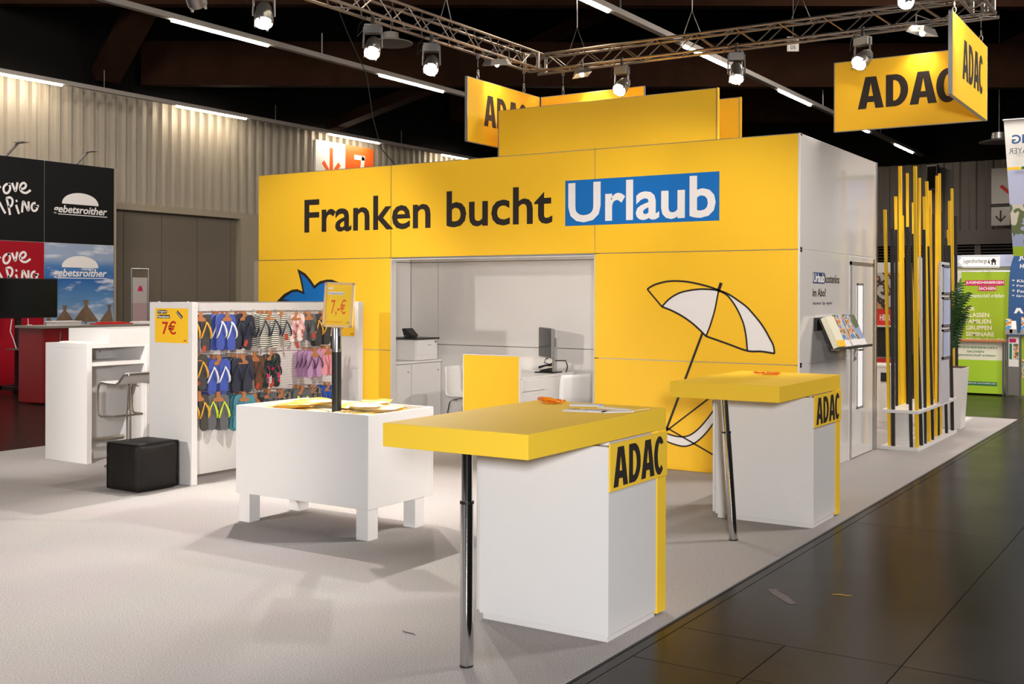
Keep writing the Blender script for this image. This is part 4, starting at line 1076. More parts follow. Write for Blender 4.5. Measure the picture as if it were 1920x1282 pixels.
MB().hexa([(-5.034, 1.03, 1.122), (-5.028, 1.03, 1.122), (-5.028, 1.17, 1.122), (-5.034, 1.17, 1.122)], [(-5.118, 1.03, 1.20), (-5.113, 1.03, 1.202), (-5.113, 1.17, 1.202), (-5.118, 1.17, 1.20)]).build('screen', 'black_gloss', tm)

dsk = thing('desk', 'pale office desk with yellow front screen inside the opening', 'desk', (-3.4, .85, 0))
box('top', 'white', -3.72, -3.03, .325, 1.42, .722, .745, dsk, bev=.002)
box('side_panel', 'white_matt', -3.06, -3.035, .325, 1.40, 0, .722, dsk)
box('side_panel', 'white_matt', -3.72, -3.695, .325, 1.40, 0, .722, dsk)
box('modesty_panel', 'white_matt', -3.69, -3.06, 1.30, 1.32, .25, .72, dsk)
box('drawer_front', 'white_matt', -3.035, -3.022, .36, .80, .60, .71, dsk)
scn = box('front_screen', 'yellow', -3.74, -3.035, .29, .305, .0, .966, dsk)
for (a, b, c, d) in ((-3.746, -3.738, 0, .97), (-3.037, -3.026, 0, .97)): box('edge_strip', 'white', a, b, .285, .31, c, d, scn)
box('edge_strip', 'white', -3.746, -3.026, .285, .31, .966, .974, scn)
mn = thing('monitor', 'slim dark monitor on a silver stand at the end of the desk', 'monitor', (-3.22, 1.17, .745))
box('base', 'black_plastic', -3.34, -3.10, 1.08, 1.28, .745, .757, mn, bev=.003)
MB().box(-3.155, -3.125, 1.15, 1.21, .757, 1.13).build('neck', 'silver', mn, bev=.003)
_q = V(-.68, -.73, 0).normalized(); _sd = V(.73, -.68, 0).normalized()
_c = V(-3.23, 1.12, 1.08)
md = MB(); pts = lambda o, h: [o + _sd * a * .24 + Z * b * h for a, b in ((-1, -1), (1, -1), (1, 1), (-1, 1))]
md.hexa(pts(_c, .165), pts(_c - _q * .045, .15)); md.build('screen_body', 'grey_plastic', mn, bev=.003)
md = MB(); md.hexa([p + _q * .001 for p in pts(_c, .155)], [p + _q * .003 for p in pts(_c, .155)]); md.build('screen', 'black_gloss', mn)
md = MB(); md.hexa([_c - _q * .04 + _sd * a * .05 + Z * b * .05 for a, b in ((-1, -1), (1, -1), (1, 1), (-1, 1))], [V(-3.14, 1.18, 1.08) + _sd * a * .03 + Z * b * .05 for a, b in ((-1, -1), (1, -1), (1, 1), (-1, 1))])
md.build('mount', 'black_plastic', mn)
MB().tube([(-3.16, 1.16, .93), (-3.22, 1.13, .90), (-3.24, 1.12, .86), (-3.18, 1.14, .84), (-3.12, 1.2, .88), (-3.04, 1.25, .88), (-3.02, 1.26, .82), (-3.05, 1.28, .752)], .006, 6).build('cable', 'rubber', mn)
ph = thing('telephone', 'dark desk telephone lying at the foot of the monitor', 'telephone', (-3.28, 1.20, .757))
MB().hexa([(-3.32, 1.14, .758), (-3.18, 1.14, .758), (-3.18, 1.26, .758), (-3.32, 1.26, .758)], [(-3.30, 1.15, .775), (-3.19, 1.15, .80), (-3.19, 1.25, .80), (-3.30, 1.25, .775)]).build('handset_base', 'black_plastic', ph, bev=.004)
MB().tube([(-3.33, 1.16, .80), (-3.25, 1.17, .825), (-3.17, 1.16, .83)], [.014, .010, .014], 8).build('handset', 'black_plastic', ph)

# shell chairs
def chair_parts(t):
    """local: x = sideways, +y = front of the chair, z = up"""
    prof = [(.21, .445), (.18, .455), (.10, .448), (.0, .44), (-.10, .44), (-.16, .452), (-.195, .49), (-.21, .56), (-.222, .66), (-.232, .75), (-.24, .79)]
    nx = 9; vs = []; fs = []
    for i, (y, z) in enumerate(prof):
        f = i / (len(prof) - 1)
        wd = .21 + .012 * math.sin(f * math.pi) - (.012 if i == len(prof) - 1 else 0)
        for j in range(nx):
            u = j / (nx - 1) * 2 - 1
            if f > .5: vs.append((u * wd, y + .045 * u ** 2 * min(1, (f - .5) * 3), z))
            else: vs.append((u * wd, y, z + .022 * u ** 2))
    for i in range(len(prof) - 1):
        for j in range(nx - 1): fs.append((i * nx + j, i * nx + j + 1, (i + 1) * nx + j + 1, (i + 1) * nx + j))
    m = MB(); m.add(vs, fs, 0, True); o = m.build('shell', 'white', t, world=False)
    sd = o.modifiers.new('thick', 'SOLIDIFY'); sd.thickness = .012; sd.offset = -1
    for sx in (-1, 1):
        for (y0, y1) in ((.13, .21), (-.13, -.21)):
            MB().tube([(sx * .12, y0 * .6, .425), (sx * .165, y0, .42), (sx * .19, y0 * 1.1, .39), (sx * .22, y1, .006)], .0095, 8).build('leg', 'chrome', t, world=False)
    MB().tube([(-.16, .11, .422), (.16, .11, .422)], .008, 6).build('cross_bar', 'chrome', t, world=False)
    MB().tube([(-.16, -.11, .422), (.16, -.11, .422)], .008, 6).build('cross_bar', 'chrome', t, world=False)
def chair(label, x, y, rz):
    t = thing('shell_chair', label, 'chair', (x, y, 0), 'white shell chairs in the room', rz); chair_parts(t)
chair('white shell chair with chrome legs left of the yellow desk screen', -4.12, .92, math.radians(-80))
chair('white shell chair turned with its back to the viewer, right of the desk', -2.70, .64, math.radians(70))
chair('white shell chair half hidden by the right edge of the opening', -2.02, 1.02, math.radians(88))

# ================================================================ brochure shelf on the side wall
bh = thing('brochure_shelf', 'dark sloping brochure shelf fixed to the glossy side wall', 'brochure shelf', (0, .95, 1.12))
box('wall_bracket', 'black_plastic', .001, .03, .40, 1.45, 1.29, 1.405, bh)
MB().hexa([(.15, .42, 1.128), (.165, .42, 1.128), (.165, 1.47, 1.128), (.15, 1.47, 1.128)], [(.03, .42, 1.40), (.045, .42, 1.40), (.045, 1.47, 1.40), (.03, 1.47, 1.40)]).build('tray', 'black_plastic', bh)
box('ledge', 'steel', .15, .225, .42, 1.50, 1.118, 1.128, bh); box('lip', 'steel', .221, .225, .42, 1.50, 1.128, 1.142, bh)
BR = [('thick stack of beige brochures nearest the wall corner', .43, .66, .05, 'cream'), ('blue and white travel brochures, second in the shelf', .68, .90, .028, 'brochure_photo'),
      ('bright town photo brochures, third in the shelf', .92, 1.17, .036, 'brochure_photo'), ('landscape brochures at the far end of the shelf', 1.20, 1.44, .022, 'landscape_photo')]
for lab, y0, y1, th, m in BR:
    t = thing('brochure_stack', lab, 'brochures', (.17, (y0 + y1) / 2, 1.128), 'brochures on the side wall shelf')
    d = V(-.12, 0, .272).normalized(); nn = V(.272, 0, .12).normalized(); o = V(.168, y0, 1.130)
    L = .29 if m == 'cream' else .31
    def slabp(a, b): return [o + nn * a, o + nn * b, o + nn * b + d * L, o + nn * a + d * L]
    k = max(2, int(th / .009))
    for i in range(k):
        q = slabp(th * i / k + .0006, th * (i + 1) / k)
        dy = (.004 * math.sin(i * 2.3 + y0 * 9))
        MB().prism([p + V(0, dy, 0) for p in q], (0, y1 - y0, 0)).build('booklet', 'paper' if m != 'cream' else 'cream', t)
    q = slabp(th, th + .0015)
    MB().prism(q, (0, y1 - y0, 0)).build('cover', m, t)
    q = [o + nn * (th + .0016), o + nn * (th + .0022), o + nn * (th + .0022) + d * .06, o + nn * (th + .0016) + d * .06]
    MB().prism(q, (0, y1 - y0, 0)).build('cover_band', 'yellow' if m == 'cream' else 'print_white', t)
# ================================================================ divider of yellow and black slats
dv = thing('slat_divider', 'room divider of tall yellow and black square sticks in a white base', 'room divider', (.24, 3.47, 0))
box('base_plate', 'white', .045, .43, 2.505, 4.44, 0, .035, dv, bev=.002)
box('shelf', 'white', .045, .43, 2.505, 4.44, .385, .416, dv, bev=.002)
box('pedestal', 'white', .10, .30, 2.66, 2.80, .035, .385, dv, bev=.002)
box('pedestal', 'white', .10, .30, 3.95, 4.10, .035, .385, dv, bev=.002)
STK = [('y', 0.125, 2.56, 0.072, 2.51), ('b', 0.163, 2.56, 0.147, 2.31), ('b', 0.1, 2.974, 0.086, 2.32), ('y', 0.1, 3.091, 0.052, 2.69), ('y', 0.1, 3.209, 0.07, 3.03), ('b', 0.15, 3.257, 0.12, 2.03), ('y', 0.1, 3.378, 0.055, 2.5), ('b', 0.1, 3.60, 0.075, 2.33), ('y', 0.1, 3.50, 0.078, 2.98), ('b', 0.345, 2.56, 0.30, 2.32), ('y', 0.395, 2.591, 0.369, 2.95), ('y', 0.1, 3.963, 0.066, 2.81), ('y', 0.1, 3.858, 0.063, 2.68), ('b', 0.395, 2.782, 0.31, 2.26), ('y', 0.1, 4.07, 0.083, 2.98), ('b', 0.395, 2.955, 0.378, 2.31), ('y', 0.395, 3.144, 0.342, 2.68), ('b', 0.395, 3.326, 0.341, 2.15), ('y', 0.395, 3.418, 0.305, 2.87), ('y', 0.25, 4.006, 0.212, 2.82), ('b', 0.25, 4.10, 0.229, 2.55), ('y', 0.395, 3.648, 0.365, 2.95), ('b', 0.395, 3.758, 0.333, 2.31), ('y', 0.395, 3.885, 0.342, 3.0), ('b', 0.395, 4.033, 0.337, 2.57), ('b', 0.395, 4.36, 0.352, 2.2), ('w', 0.395, 2.866, 0.359, 2.03)]
SM = {'y': 'stick_yellow', 'b': 'stick_black', 'w': 'white'}
def sticks(parent, L):
    for i, (c, x, y, xt, zt) in enumerate(L):
        if x > .39 and 3.4 < y < 4.0: x -= .035
        wd = [.0145, .0165, .0125][i % 3] if c != 'w' else .008
        q = ((-1, -1), (1, -1), (1, 1), (-1, 1))
        MB().hexa([(x + a * wd, y + b * wd, .035) for a, b in q], [(xt + a * wd, y - .01 + b * wd, zt) for a, b in q]).build('stick', SM[c], parent)
sticks(dv, STK)
dv2 = thing('slat_divider', 'second group of yellow and black sticks behind the potted palm', 'room divider', (.15, 5.5, 0))
box('base_plate', 'white', -.06, .33, 5.35, 5.95, 0, .035, dv2, bev=.002)
sticks(dv2, [(c, x - .196 * (.12 * i + .07), 5.42 + .12 * i, xt - .196 * (.12 * i + .07), z) for i, (c, x, xt, z) in enumerate((('b', .155, .118, 2.34), ('y', .18, .159, 2.82), ('y', .168, .141, 2.46), ('y', .219, .187, 3.0), ('b', .257, .231, 2.65)))])
mat('pale_grey', rgb(196, 192, 196), .5)
fr_ = thing('frame_post', 'grey upright panel with three framed pictures before the slats, facing the aisle', 'display panel', (.43, 3.74, .416))
box('panel', 'pale_grey', .418, .436, 3.50, 3.97, .416, 1.985, fr_)
for k in range(3):
    z0 = .905 + .36 * k
    f_ = MB()
    for (a, b, c, d) in ((3.56, 3.585, z0, z0 + .33), (3.925, 3.95, z0, z0 + .33), (3.56, 3.95, z0, z0 + .025), (3.56, 3.95, z0 + .305, z0 + .33)): f_.box(.436, .452, a, b, c, d)
    f_ = f_.build('picture_frame', 'silver', fr_)
    box('picture', 'lilac', .436, .440, 3.585, 3.925, z0 + .025, z0 + .305, f_)
# planter with palm
pt = thing('potted_palm', 'palm in a tall white tapered planter behind the slat divider', 'potted plant', (.27, 4.95, 0))
MB().hexa([(.14, 4.80, 0), (.40, 4.80, 0), (.40, 5.06, 0), (.14, 5.06, 0)], [(.10, 4.76, .74), (.44, 4.76, .74), (.44, 5.10, .74), (.10, 5.10, .74)]).build('planter', 'white', pt, bev=.004)
box('soil', 'soil', .115, .425, 4.775, 5.085, .741, .747, pt)
rp = random.Random(8)
for k in range(17):
    a = rp.uniform(0, 6.28); r = rp.uniform(.10, .27); h = rp.uniform(.62, 1.12); c = V(.23, 4.93, .74)
    sp = []
    for i in range(7):
        f = i / 6
        sp.append(c + V(math.cos(a), math.sin(a), 0) * (r * f ** 1.6) + Z * (h * (1.35 * f - .45 * f * f)))
    m = MB(); m.tube(sp, [.007 - .0008 * i for i in range(7)], 5, caps=False)
    m.build('stem', 'leaf', pt)
    lf = MB()
    for i in range(14):
        f = .28 + .72 * i / 13
        j = min(5, int(f * 6)); q = sp[j].lerp(sp[j + 1], f * 6 - j); td = (sp[j + 1] - sp[j]).normalized()
        sdv = td.cross(Z).normalized()
        for sg in (-1, 1):
            tip = q + sdv * sg * .14 * (1.1 - .6 * abs(f - .55)) + td * .10 - Z * .07
            w_ = td * .010
            lf.add([q - w_, q + w_, q.lerp(tip, .5) + w_ * 1.2 + Z * .012, tip, q.lerp(tip, .5) - w_ * 1.2 + Z * .012], [(0, 1, 2, 3, 4)])
    lo = lf.build('frond', 'leaf', pt); lo['kind'] = 'stuff'
# white counter unit with a black device behind the divider
cu = thing('back_counter', 'white cupboard with a small black device, seen between side wall and divider', 'cupboard', (-.55, 4.85, 0))
box('body', 'white', -.95, -.28, 4.645, 5.10, .0, .73, cu); box('top', 'white', -.97, -.26, 4.63, 5.12, .73, .755, cu, bev=.002)
box('device', 'black_plastic', -.50, -.42, 4.628, 4.645, .55, .66, cu); box('door', 'white', -.62, -.36, 4.636, 4.645, .05, .50, cu)
# poster wall of the neighbouring stand
pw = thing('poster_shelf', 'shelf unit with a red photo poster reading HIER behind the divider', 'shelf', (-1.3, 7.2, 0))
box('back', 'white', -2.4, -.80, 7.22, 7.26, 0, 2.1, pw)
F7 = Fr((0, 7.2, 0), (1, 0, 0), (0, 0, 1))
rect(F7, -1.35, -.98, 1.18, 1.95, -.0, .01).build('poster', 'poster_photo', pw)
rect(F7, -1.35, -.98, 1.18, 1.42, .01, .012).build('red_field', 'print_red', pw)
text('HIER', F7, (-1.17, -1.02, 1.25, 1.34), 'print_white', pw, .02, (.012, .014))
box('dark_bay', 'black_plastic', -2.3, -.98, 7.19, 7.21, .72, 1.16, pw); box('shelf_board', 'white', -2.4, -.80, 7.05, 7.22, 1.16, 1.18, pw)
rect(F7, -1.35, -.98, .42, .70, 0, .01).build('red_panel', 'print_red', pw)
rect(F7, -.97, -.82, .2, 1.95, .0, .015).build('grey_panel', 'lamp_body', pw)
w2 = thing('partition', 'pale partition board seen through the slats, green stand beyond', 'partition', (-.5, 8.4, 0))
box('board', 'white_matt', -.95, -.60, 8.40, 8.44, 0, 2.2, w2)
rect(Fr((0, 8.4, 0), (1, 0, 0), (0, 0, 1)), -.93, -.66, 1.2, 1.26, 0, .004).build('text_strip', 'poster_photo', w2)

# ================================================================ green hostel stand
F10 = Fr((0, 10.12, 0), (1, 0, 0), (0, 0, 1))
gc = thing('green_counter', 'lime green promotion counter with cream top band at the far right', 'counter', (-.28, 10.3, 0))
box('body', 'lime_print', -.86, .045, 10.12, 10.55, .02, .565, gc); box('upper_band', 'cream', -.86, .045, 10.12, 10.55, .565, .86, gc)
box('top', 'cardboard', -.90, .09, 10.08, 10.60, .86, .89, gc, bev=.003)
for x in (-.86, .045): MB().tube([(x, 10.12, 0), (x, 10.12, .86)], .02, 8).build('post', 'silver', gc)
text('JUGENDHERBERGEN', F10, (-.80, -.054, .745, .785), 'green_dark', gc, .01); text('SACHSEN', F10, (-.51, -.25, .685, .72), 'green_dark', gc, .01)
text('gemeinschaft erleben', F10, (-.66, -.07, .615, .665), 'green_dark', gc, 0, shear=.4)
rect(F10, -.80, -.05, .15, .21, 0, .003).build('web_strip', 'green_dark', gc)
text('JUGENDHERBERGE-SACHSEN.DE', F10, (-.78, -.07, .165, .195), 'print_white', gc, .01, (.003, .005))
gb = thing('green_banner', 'green banner listing KLASSEN FAMILIEN GRUPPEN behind the green counter', 'banner', (-.25, 10.75, 0))
F11 = Fr((0, 10.75, 0), (1, 0, 0), (0, 0, 1))
rect(F11, -.72, .14, .4, 2.02, 0, .01).build('sheet', 'green_print', gb)
rect(F11, -.90, -.72, .4, 2.02, 0, .01).build('photo_strip', 'landscape_photo', gb)
rect(F11, -.655, -.04, 1.795, 1.885, .01, .013).build('title_bar', 'magenta', gb); rect(F11, -.45, -.165, 1.705, 1.785, .01, .013).build('title_bar', 'magenta', gb)
text('JUGENDHERBERGEN', F11, (-.645, -.05, 1.812, 1.868), 'print_white', gb, .02, (.013, .015)); text('SACHSEN', F11, (-.44, -.175, 1.72, 1.77), 'print_white', gb, .02, (.013, .015))
text('gemeinschaft erleben', F11, (-.63, -.04, 1.57, 1.66), 'print_white', gb, 0, (.01, .012), shear=.4)
for k, s_ in enumerate(('FÜR', 'KLASSEN', 'FAMILIEN', 'GRUPPEN', 'SEMINARE', 'FERIENCAMPS')):
    wd = (.14, .37, .40, .41, .45, .60)[k]
    text(s_, F11, (-.645, -.645 + wd, 1.365 - .108 * k, 1.365 - .108 * k + (.075 if k else .085)), 'cream', gb, .02, (.01, .012))
MB().tube([(-.72, 10.76, 2.03), (.14, 10.76, 2.03)], .015, 8).build('top_bar', 'silver', gb)
box('foot', 'silver', -.7, .12, 10.70, 10.85, 0, .06, gb); MB().tube([(-.3, 10.78, .05), (-.3, 10.78, 2.03)], .012, 8).build('mast', 'silver', gb)
gw = thing('stand_wall', 'cream back wall with pale lilac fascia of the green stand', 'stand wall', (-.2, 10.95, 0))
box('board', 'cream', -1.0, 1.6, 10.95, 11.0, 0, 2.12, gw); box('fascia', 'lilac', -.95, 1.6, 10.90, 10.95, 2.12, 2.32, gw)
js = thing('hostel_sign', 'white arrow-shaped sign reading Jugendherberge with a house symbol', 'sign', (-.28, 10.0, 2.18))
F9 = Fr((0, 10.0, 0), (1, 0, 0), (0, 0, 1))
ol = [(-.65, 2.185), (-.56, 2.285), (-.01, 2.275), (.008, 2.262), (.008, 2.09), (-.01, 2.076), (-.56, 2.082)]
mat('sign_lit', rgb(240, 238, 232), .5, emit=(1, .98, .94, 1), estr=.2)
shape([ol], F9, 'sign_lit', js, (0, .02), 'board')
om = MB(); stroke(om, F9, [(-.635, 2.185), (-.555, 2.272), (-.008, 2.263), (-.005, 2.09), (-.555, 2.095), (-.635, 2.185)], .007, .02, .022, sm=False); om.build('border_line', 'print_dark', js)
text('Jugendherberge', F9, (-.55, -.18, 2.135, 2.225), 'print_dark', js, 0, (.02, .022))
shape([[(-.115, 2.12), (-.115, 2.18), (-.135, 2.18), (-.085, 2.235), (-.035, 2.18), (-.05, 2.18), (-.05, 2.12), (-.07, 2.12), (-.07, 2.16), (-.095, 2.16), (-.095, 2.12)]], F9, 'print_dark', js, (.02, .022), 'house_symbol')
shape([[(-.15, 2.125), (-.15, 2.15), (-.17, 2.15), (-.155, 2.23), (-.14, 2.15)]], F9, 'print_dark', js, (.02, .022), 'tree_symbol')
MB().tube([(-.3, 10.02, 2.18), (-.3, 10.90, 2.2)], .012, 6).build('bracket', 'silver', js)
# blue beach flag
bf = thing('beach_flag', 'blue sail-shaped flag with hostel lettering at the right picture edge', 'flag', (.30, 10.66, 0))
F12 = Fr((0, 10.67, 0), (1, 0, 0), (0, 0, 1))
ed = [(.03, .75), (.035, 1.4), (.05, 1.95), (.09, 2.2), (.17, 2.38), (.33, 2.53), (.52, 2.60), (.70, 2.55), (.72, 2.0), (.70, .75)]
shape([smooth_line(ed, 3)], F12, 'flag_blue', bf, (0, .006), 'sail')
text('JUGEND', F12, (.19, .62, 2.20, 2.29), 'print_white', bf, .03, (.006, .008), shear=.1); text('HERBERGEN', F12, (.21, .68, 2.08, 2.15), 'print_white', bf, .03, (.006, .008), shear=.1)
text('SACHSEN', F12, (.30, .66, 1.98, 2.05), 'print_white', bf, .03, (.006, .008), shear=.1)
for k, s_ in enumerate(('* Klassenfahrten', '* Feriencamps', '* Familien', '* Gruppen')):
    text(s_, F12, (.09, .09 + .042 * len(s_), 1.845 - .085 * k, 1.895 - .085 * k), 'print_white', bf, .01, (.006, .008))
shape([[(.12, 1.33), (.16, 1.42), (.22, 1.42), (.27, 1.33), (.23, 1.33), (.195, 1.38), (.16, 1.33)]], F12, 'print_white', bf, (.006, .008), 'emblem')
MB().tube([(.72, 10.68, 0), (.72, 10.68, 2.0), (.68, 10.68, 2.5), (.52, 10.68, 2.61)], .012, 8).build('mast', 'silver', bf); MB().lathe([(0, 0), (.2, 0), (.2, .04), (0, .05)], (.72, 10.68, 0), (0, 0, 1), 20).build('foot', 'black_plastic', bf)
# leaflet stand
ls = thing('leaflet_stand', 'silver framed leaflet stand below the blue flag', 'leaflet stand', (.35, 10.1, 0))
for x in (.115, .315, .52): MB().tube([(x, 10.02, 0), (x, 10.02, 1.02)], .016, 8).build('post', 'silver', ls)
box('top', 'silver', .09, .55, 9.98, 10.28, 1.0, 1.02, ls)
F13 = Fr((0, 10.02, 0), (1, 0, 0), (0, 0, 1))
rect(F13, .13, .30, .02, .98, -.01, 0).build('panel', 'lamp_body', ls)
sh_ = rect(F13, .14, .29, .48, .95, 0, .004).build('poster', 'paper', ls); rect(F13, .15, .25, .87, .93, .004, .006).build('red_title', 'magenta', sh_); rect(F13, .15, .19, .60, .85, .004, .006).build('list', 'green_dark', sh_); rect(F13, .21, .285, .60, .85, .004, .006).build('photo', 'brochure_photo', sh_)
rect(F13, .33, .51, .02, .98, -.01, 0).build('panel', 'green_print', ls); rect(F13, .34, .50, .3, .6, 0, .004).build('photo', 'brochure_photo', ls)
for k, (x, z, m) in enumerate(((.13, .30, 'brochure_photo'), (.20, .26, 'paper'), (.36, .34, 'brochure_photo'))):
    t = thing('leaflet_pile', ['red leaflets standing on the leaflet stand', 'white leaflets standing on the leaflet stand', 'photo leaflets at the right picture edge'][k], 'leaflets', (x, 10.12, 1.02), 'leaflets on the stand')
    MB().hexa([(x - .04, 10.06, 1.02), (x + .05, 10.06, 1.02), (x + .05, 10.14, 1.02), (x - .04, 10.14, 1.02)], [(x - .05, 10.12, 1.02 + z * .75), (x + .03, 10.12, 1.02 + z * .75), (x + .03, 10.16, 1.02 + z * .75), (x - .05, 10.16, 1.02 + z * .75)]).build('leaflets', m, t)
    box('holder', 'silver', x - .05, x + .06, 10.04, 10.055, 1.02, 1.08, t)
# big hanging banner at the right edge
hb = thing('hanging_banner', 'tall hanging photo banner seen from its back at the right edge', 'banner', (.9, 8.0, 2.1))
def ban(name, m, f0, f1, c=0.0):
    e = lambda f: V(.372 + (.505 - .372) * f, 8.0, 4.15 + (2.19 - 4.15) * f)
    a, b = e(f0), e(f1); r_ = lambda p: V(p.x + 1.6, p.y - .05, p.z - .02)
    mm = MB(); mm.hexa([a - V(0, c, 0), r_(a) - V(0, c, 0), r_(b) - V(0, c, 0), b - V(0, c, 0)], [p + V(0, .006 - c, 0) for p in (a, r_(a), r_(b), b)]); return mm.build(name, m, hb)
ban('header', 'paper', 0, .345); ban('sky_field', 'lilac', .365, .62); ban('photo_field', 'landscape_photo', .62, .93); ban('lower_field', 'green_print', .93, 1.0)
mm = ban('yellow_line', 'yellow', .345, .365)
F14 = Fr((0, 7.94, 0), (1, 0, 0), (0, 0, 1))
rect(F14, .62, 2.0, 3.43, 3.47, -.005, .004).build('green_line', 'green_dark', hb)
text('GN', Fr((1.18, 7.94, 0), (-1, 0, 0), (0, 0, 1)), (.44, .70, 3.78, 3.92), 'print_navy', hb, .02, (-.002, .002)) if False else None
_t = text('NG', F14, (.49, .75, 3.80, 3.93), 'flag_blue', hb, .02, (0, .002))
for v in _t.data.vertices:                      # printed on the other side, so it shows mirrored
    v.co.x = -(v.co.x + .9 - .62) + .62 - .9
_t = text('ANAYER', F14, (.45, .85, 3.66, 3.74), 'print_grey', hb, .0, (0, .002))
for v in _t.data.vertices: v.co.x = -(v.co.x + .9 - .65) + .65 - .9
MB().tube([(.36, 7.99, 4.16), (2.0, 7.95, 4.14)], .015, 8).build('top_rod', 'silver', hb)
for x in (.9, 1.8): MB().tube([(x, 7.98, 4.16), (x, 7.98, 9.2)], .004, 5).build('wire', 'steel', hb)
# signs on the far wall
asg = thing('arrow_sign', 'square grey sign with a black down arrow on the far wall', 'sign', (-1.92, 22.3, 3.5))
F22 = Fr((0, 22.28, 0), (1, 0, 0), (0, 0, 1))
rect(F22, -2.16, -1.70, 3.50, 3.99, -.04, 0).build('board', 'lamp_body', asg)
am = MB(); stroke(am, F22, [(-1.93, 3.90), (-1.93, 3.62)], .045, 0, .003); stroke(am, F22, [(-2.05, 3.75), (-1.93, 3.61), (-1.81, 3.75)], .045, 0, .003, sm=False); am.build('arrow', 'print_dark', asg)
MB().box(-2.2, -1.66, 22.28, 22.42, 4.0, 4.06).build('lamp_bar', 'black_plastic', asg)
wsg = thing('wall_board', 'tall pale board with a red bar above the arrow sign', 'sign', (-1.92, 22.4, 4.1))
rect(F22, -2.16, -1.2, 4.08, 5.02, -.04, 0).build('board', 'lamp_body', wsg)
am = MB(); stroke(am, F22, [(-1.93, 4.55), (-1.6, 4.25)], .09, 0, .003); am.build('red_bar', 'print_red', wsg)
bx = thing('loudspeaker', 'black loudspeaker box high on the far wall above the slats', 'loudspeaker', (-3.58, 22.2, 4.6))
box('cabinet', 'black_plastic', -3.78, -3.50, 22.1, 22.4, 4.5, 5.2, bx, bev=.01); box('grille', 'dark_void', -3.75, -3.53, 22.08, 22.1, 4.55, 5.15, bx); box('bracket', 'alu_dark', -3.66, -3.62, 22.4, 22.6, 4.8, 4.9, bx)
# ================================================================ neighbouring stand on the left
LX = -14.7
FL = Fr((LX, 0, 0), (0, 1, 0), (0, 0, 1))
lw = MB(); lw.box(LX - .10, LX - .012, -3.0, 4.30, 0, 4.0); lwall = struct(lw.build('wall_neighbour', 'white_matt'))
def pnl(m, y0, y1, z0, z1): return rect(FL, y0 + .006, y1 - .006, z0 + .004, z1 - .004, -.012, 0).build('panel', m, lwall)
pnl('panel_black', 2.775, 4.25, 2.53, 4.0); pnl('panel_black', 1.30, 2.775, 2.53, 4.0); pnl('panel_black', -.2, 1.30, 2.53, 4.0)
red = pnl('panel_red', 1.30, 2.775, 0, 2.53); pnl('panel_red', -.2, 1.30, 0, 2.53)
def sky_mat():
    m = mat('beach_photo', rgb(60, 110, 165), .5)
    nt = m.node_tree; b = nt.nodes['Principled BSDF']; g = nt.nodes.new('ShaderNodeNewGeometry')
    s = nt.nodes.new('ShaderNodeSeparateXYZ'); nt.links.new(g.outputs['Position'], s.inputs[0])
    mr = nt.nodes.new('ShaderNodeMapRange'); mr.inputs['From Min'].default_value = 1.05; mr.inputs['From Max'].default_value = 2.53; nt.links.new(s.outputs[2], mr.inputs['Value'])
    cr = nt.nodes.new('ShaderNodeValToRGB'); el = cr.color_ramp.elements
    el[0].position = 0; el[0].color = rgb(150, 176, 200); el[1].position = 1; el[1].color = rgb(150, 164, 190)
    e = el.new(.28); e.color = rgb(96, 142, 188); e = el.new(.55); e.color = rgb(36, 96, 162); e = el.new(.72); e.color = rgb(70, 120, 176); e = el.new(.82); e.color = rgb(150, 166, 192)
    mp = nt.nodes.new('ShaderNodeMapping'); mp.inputs['Scale'].default_value = (1, 1.4, 5.5); nt.links.new(g.outputs['Position'], mp.inputs[0])
    n = nt.nodes.new('ShaderNodeTexNoise'); n.inputs['Scale'].default_value = 1.6; n.inputs['Detail'].default_value = 6; nt.links.new(mp.outputs[0], n.inputs['Vector'])
    cr2 = nt.nodes.new('ShaderNodeValToRGB'); cr2.color_ramp.elements[0].position = .54; cr2.color_ramp.elements[1].position = .70; nt.links.new(n.outputs['Fac'], cr2.inputs[0])
    mx = nt.nodes.new('ShaderNodeMix'); mx.data_type = 'RGBA'; mx.inputs[7].default_value = rgb(206, 210, 220)
    nt.links.new(mr.outputs[0], cr.inputs[0]); nt.links.new(cr.outputs[0], mx.inputs[6]); nt.links.new(cr2.outputs[0], mx.inputs[0]); nt.links.new(mx.outputs[2], b.inputs['Base Color'])
sky_mat()
sky = pnl('beach_photo', 2.775, 4.25, 0, 2.53)
# straw parasols printed on the photo
for (c, z, s) in ((3.19, 1.40, .9), (3.64, 1.50, 1.12), (4.15, 1.41, .9), (2.86, 1.24, .5)):
    L = [[(c - .055 * s, z), (c + .055 * s, z), (c + .03 * s, z - .10 * s), (c + .23 * s, z - .34 * s), (c + .215 * s, z - .365 * s), (c - .215 * s, z - .365 * s), (c - .23 * s, z - .34 * s), (c - .03 * s, z - .10 * s)]]
    L[0] = [(min(max(x, 2.79), 4.235), y) for x, y in L[0]]
    shape(L, FL, 'straw', lwall, (0, .001), 'printed_hut'); shape([[(c - .02, z - .36 * s), (c + .02, z - .36 * s), (c + .02, .9), (c - .02, .9)]], FL, 'straw', lwall, (0, .0012), 'printed_post')
def logo(dz, m='print_white'):
    pts = [(3.13, 3.253)] + [(3.517 + .388 * math.cos(a), 3.253 + .215 * math.sin(a) ** .9) for a in [math.pi * (1 - i / 16) for i in range(1, 16)]] + [(3.905, 3.253)]
    shape([[(x, z + dz) for x, z in pts]], FL, m, lwall, (0, .002), 'logo_dome')
    text('gebetsroither', FL, (2.946, 4.093, 3.045 + dz, 3.225 + dz), m, lwall, .02, (0, .002), shear=.22)
    rect(FL, 3.05, 4.093, 3.052 + dz, 3.066 + dz, 0, .002).build('logo_line', m, lwall)
logo(0); logo(-1.16)
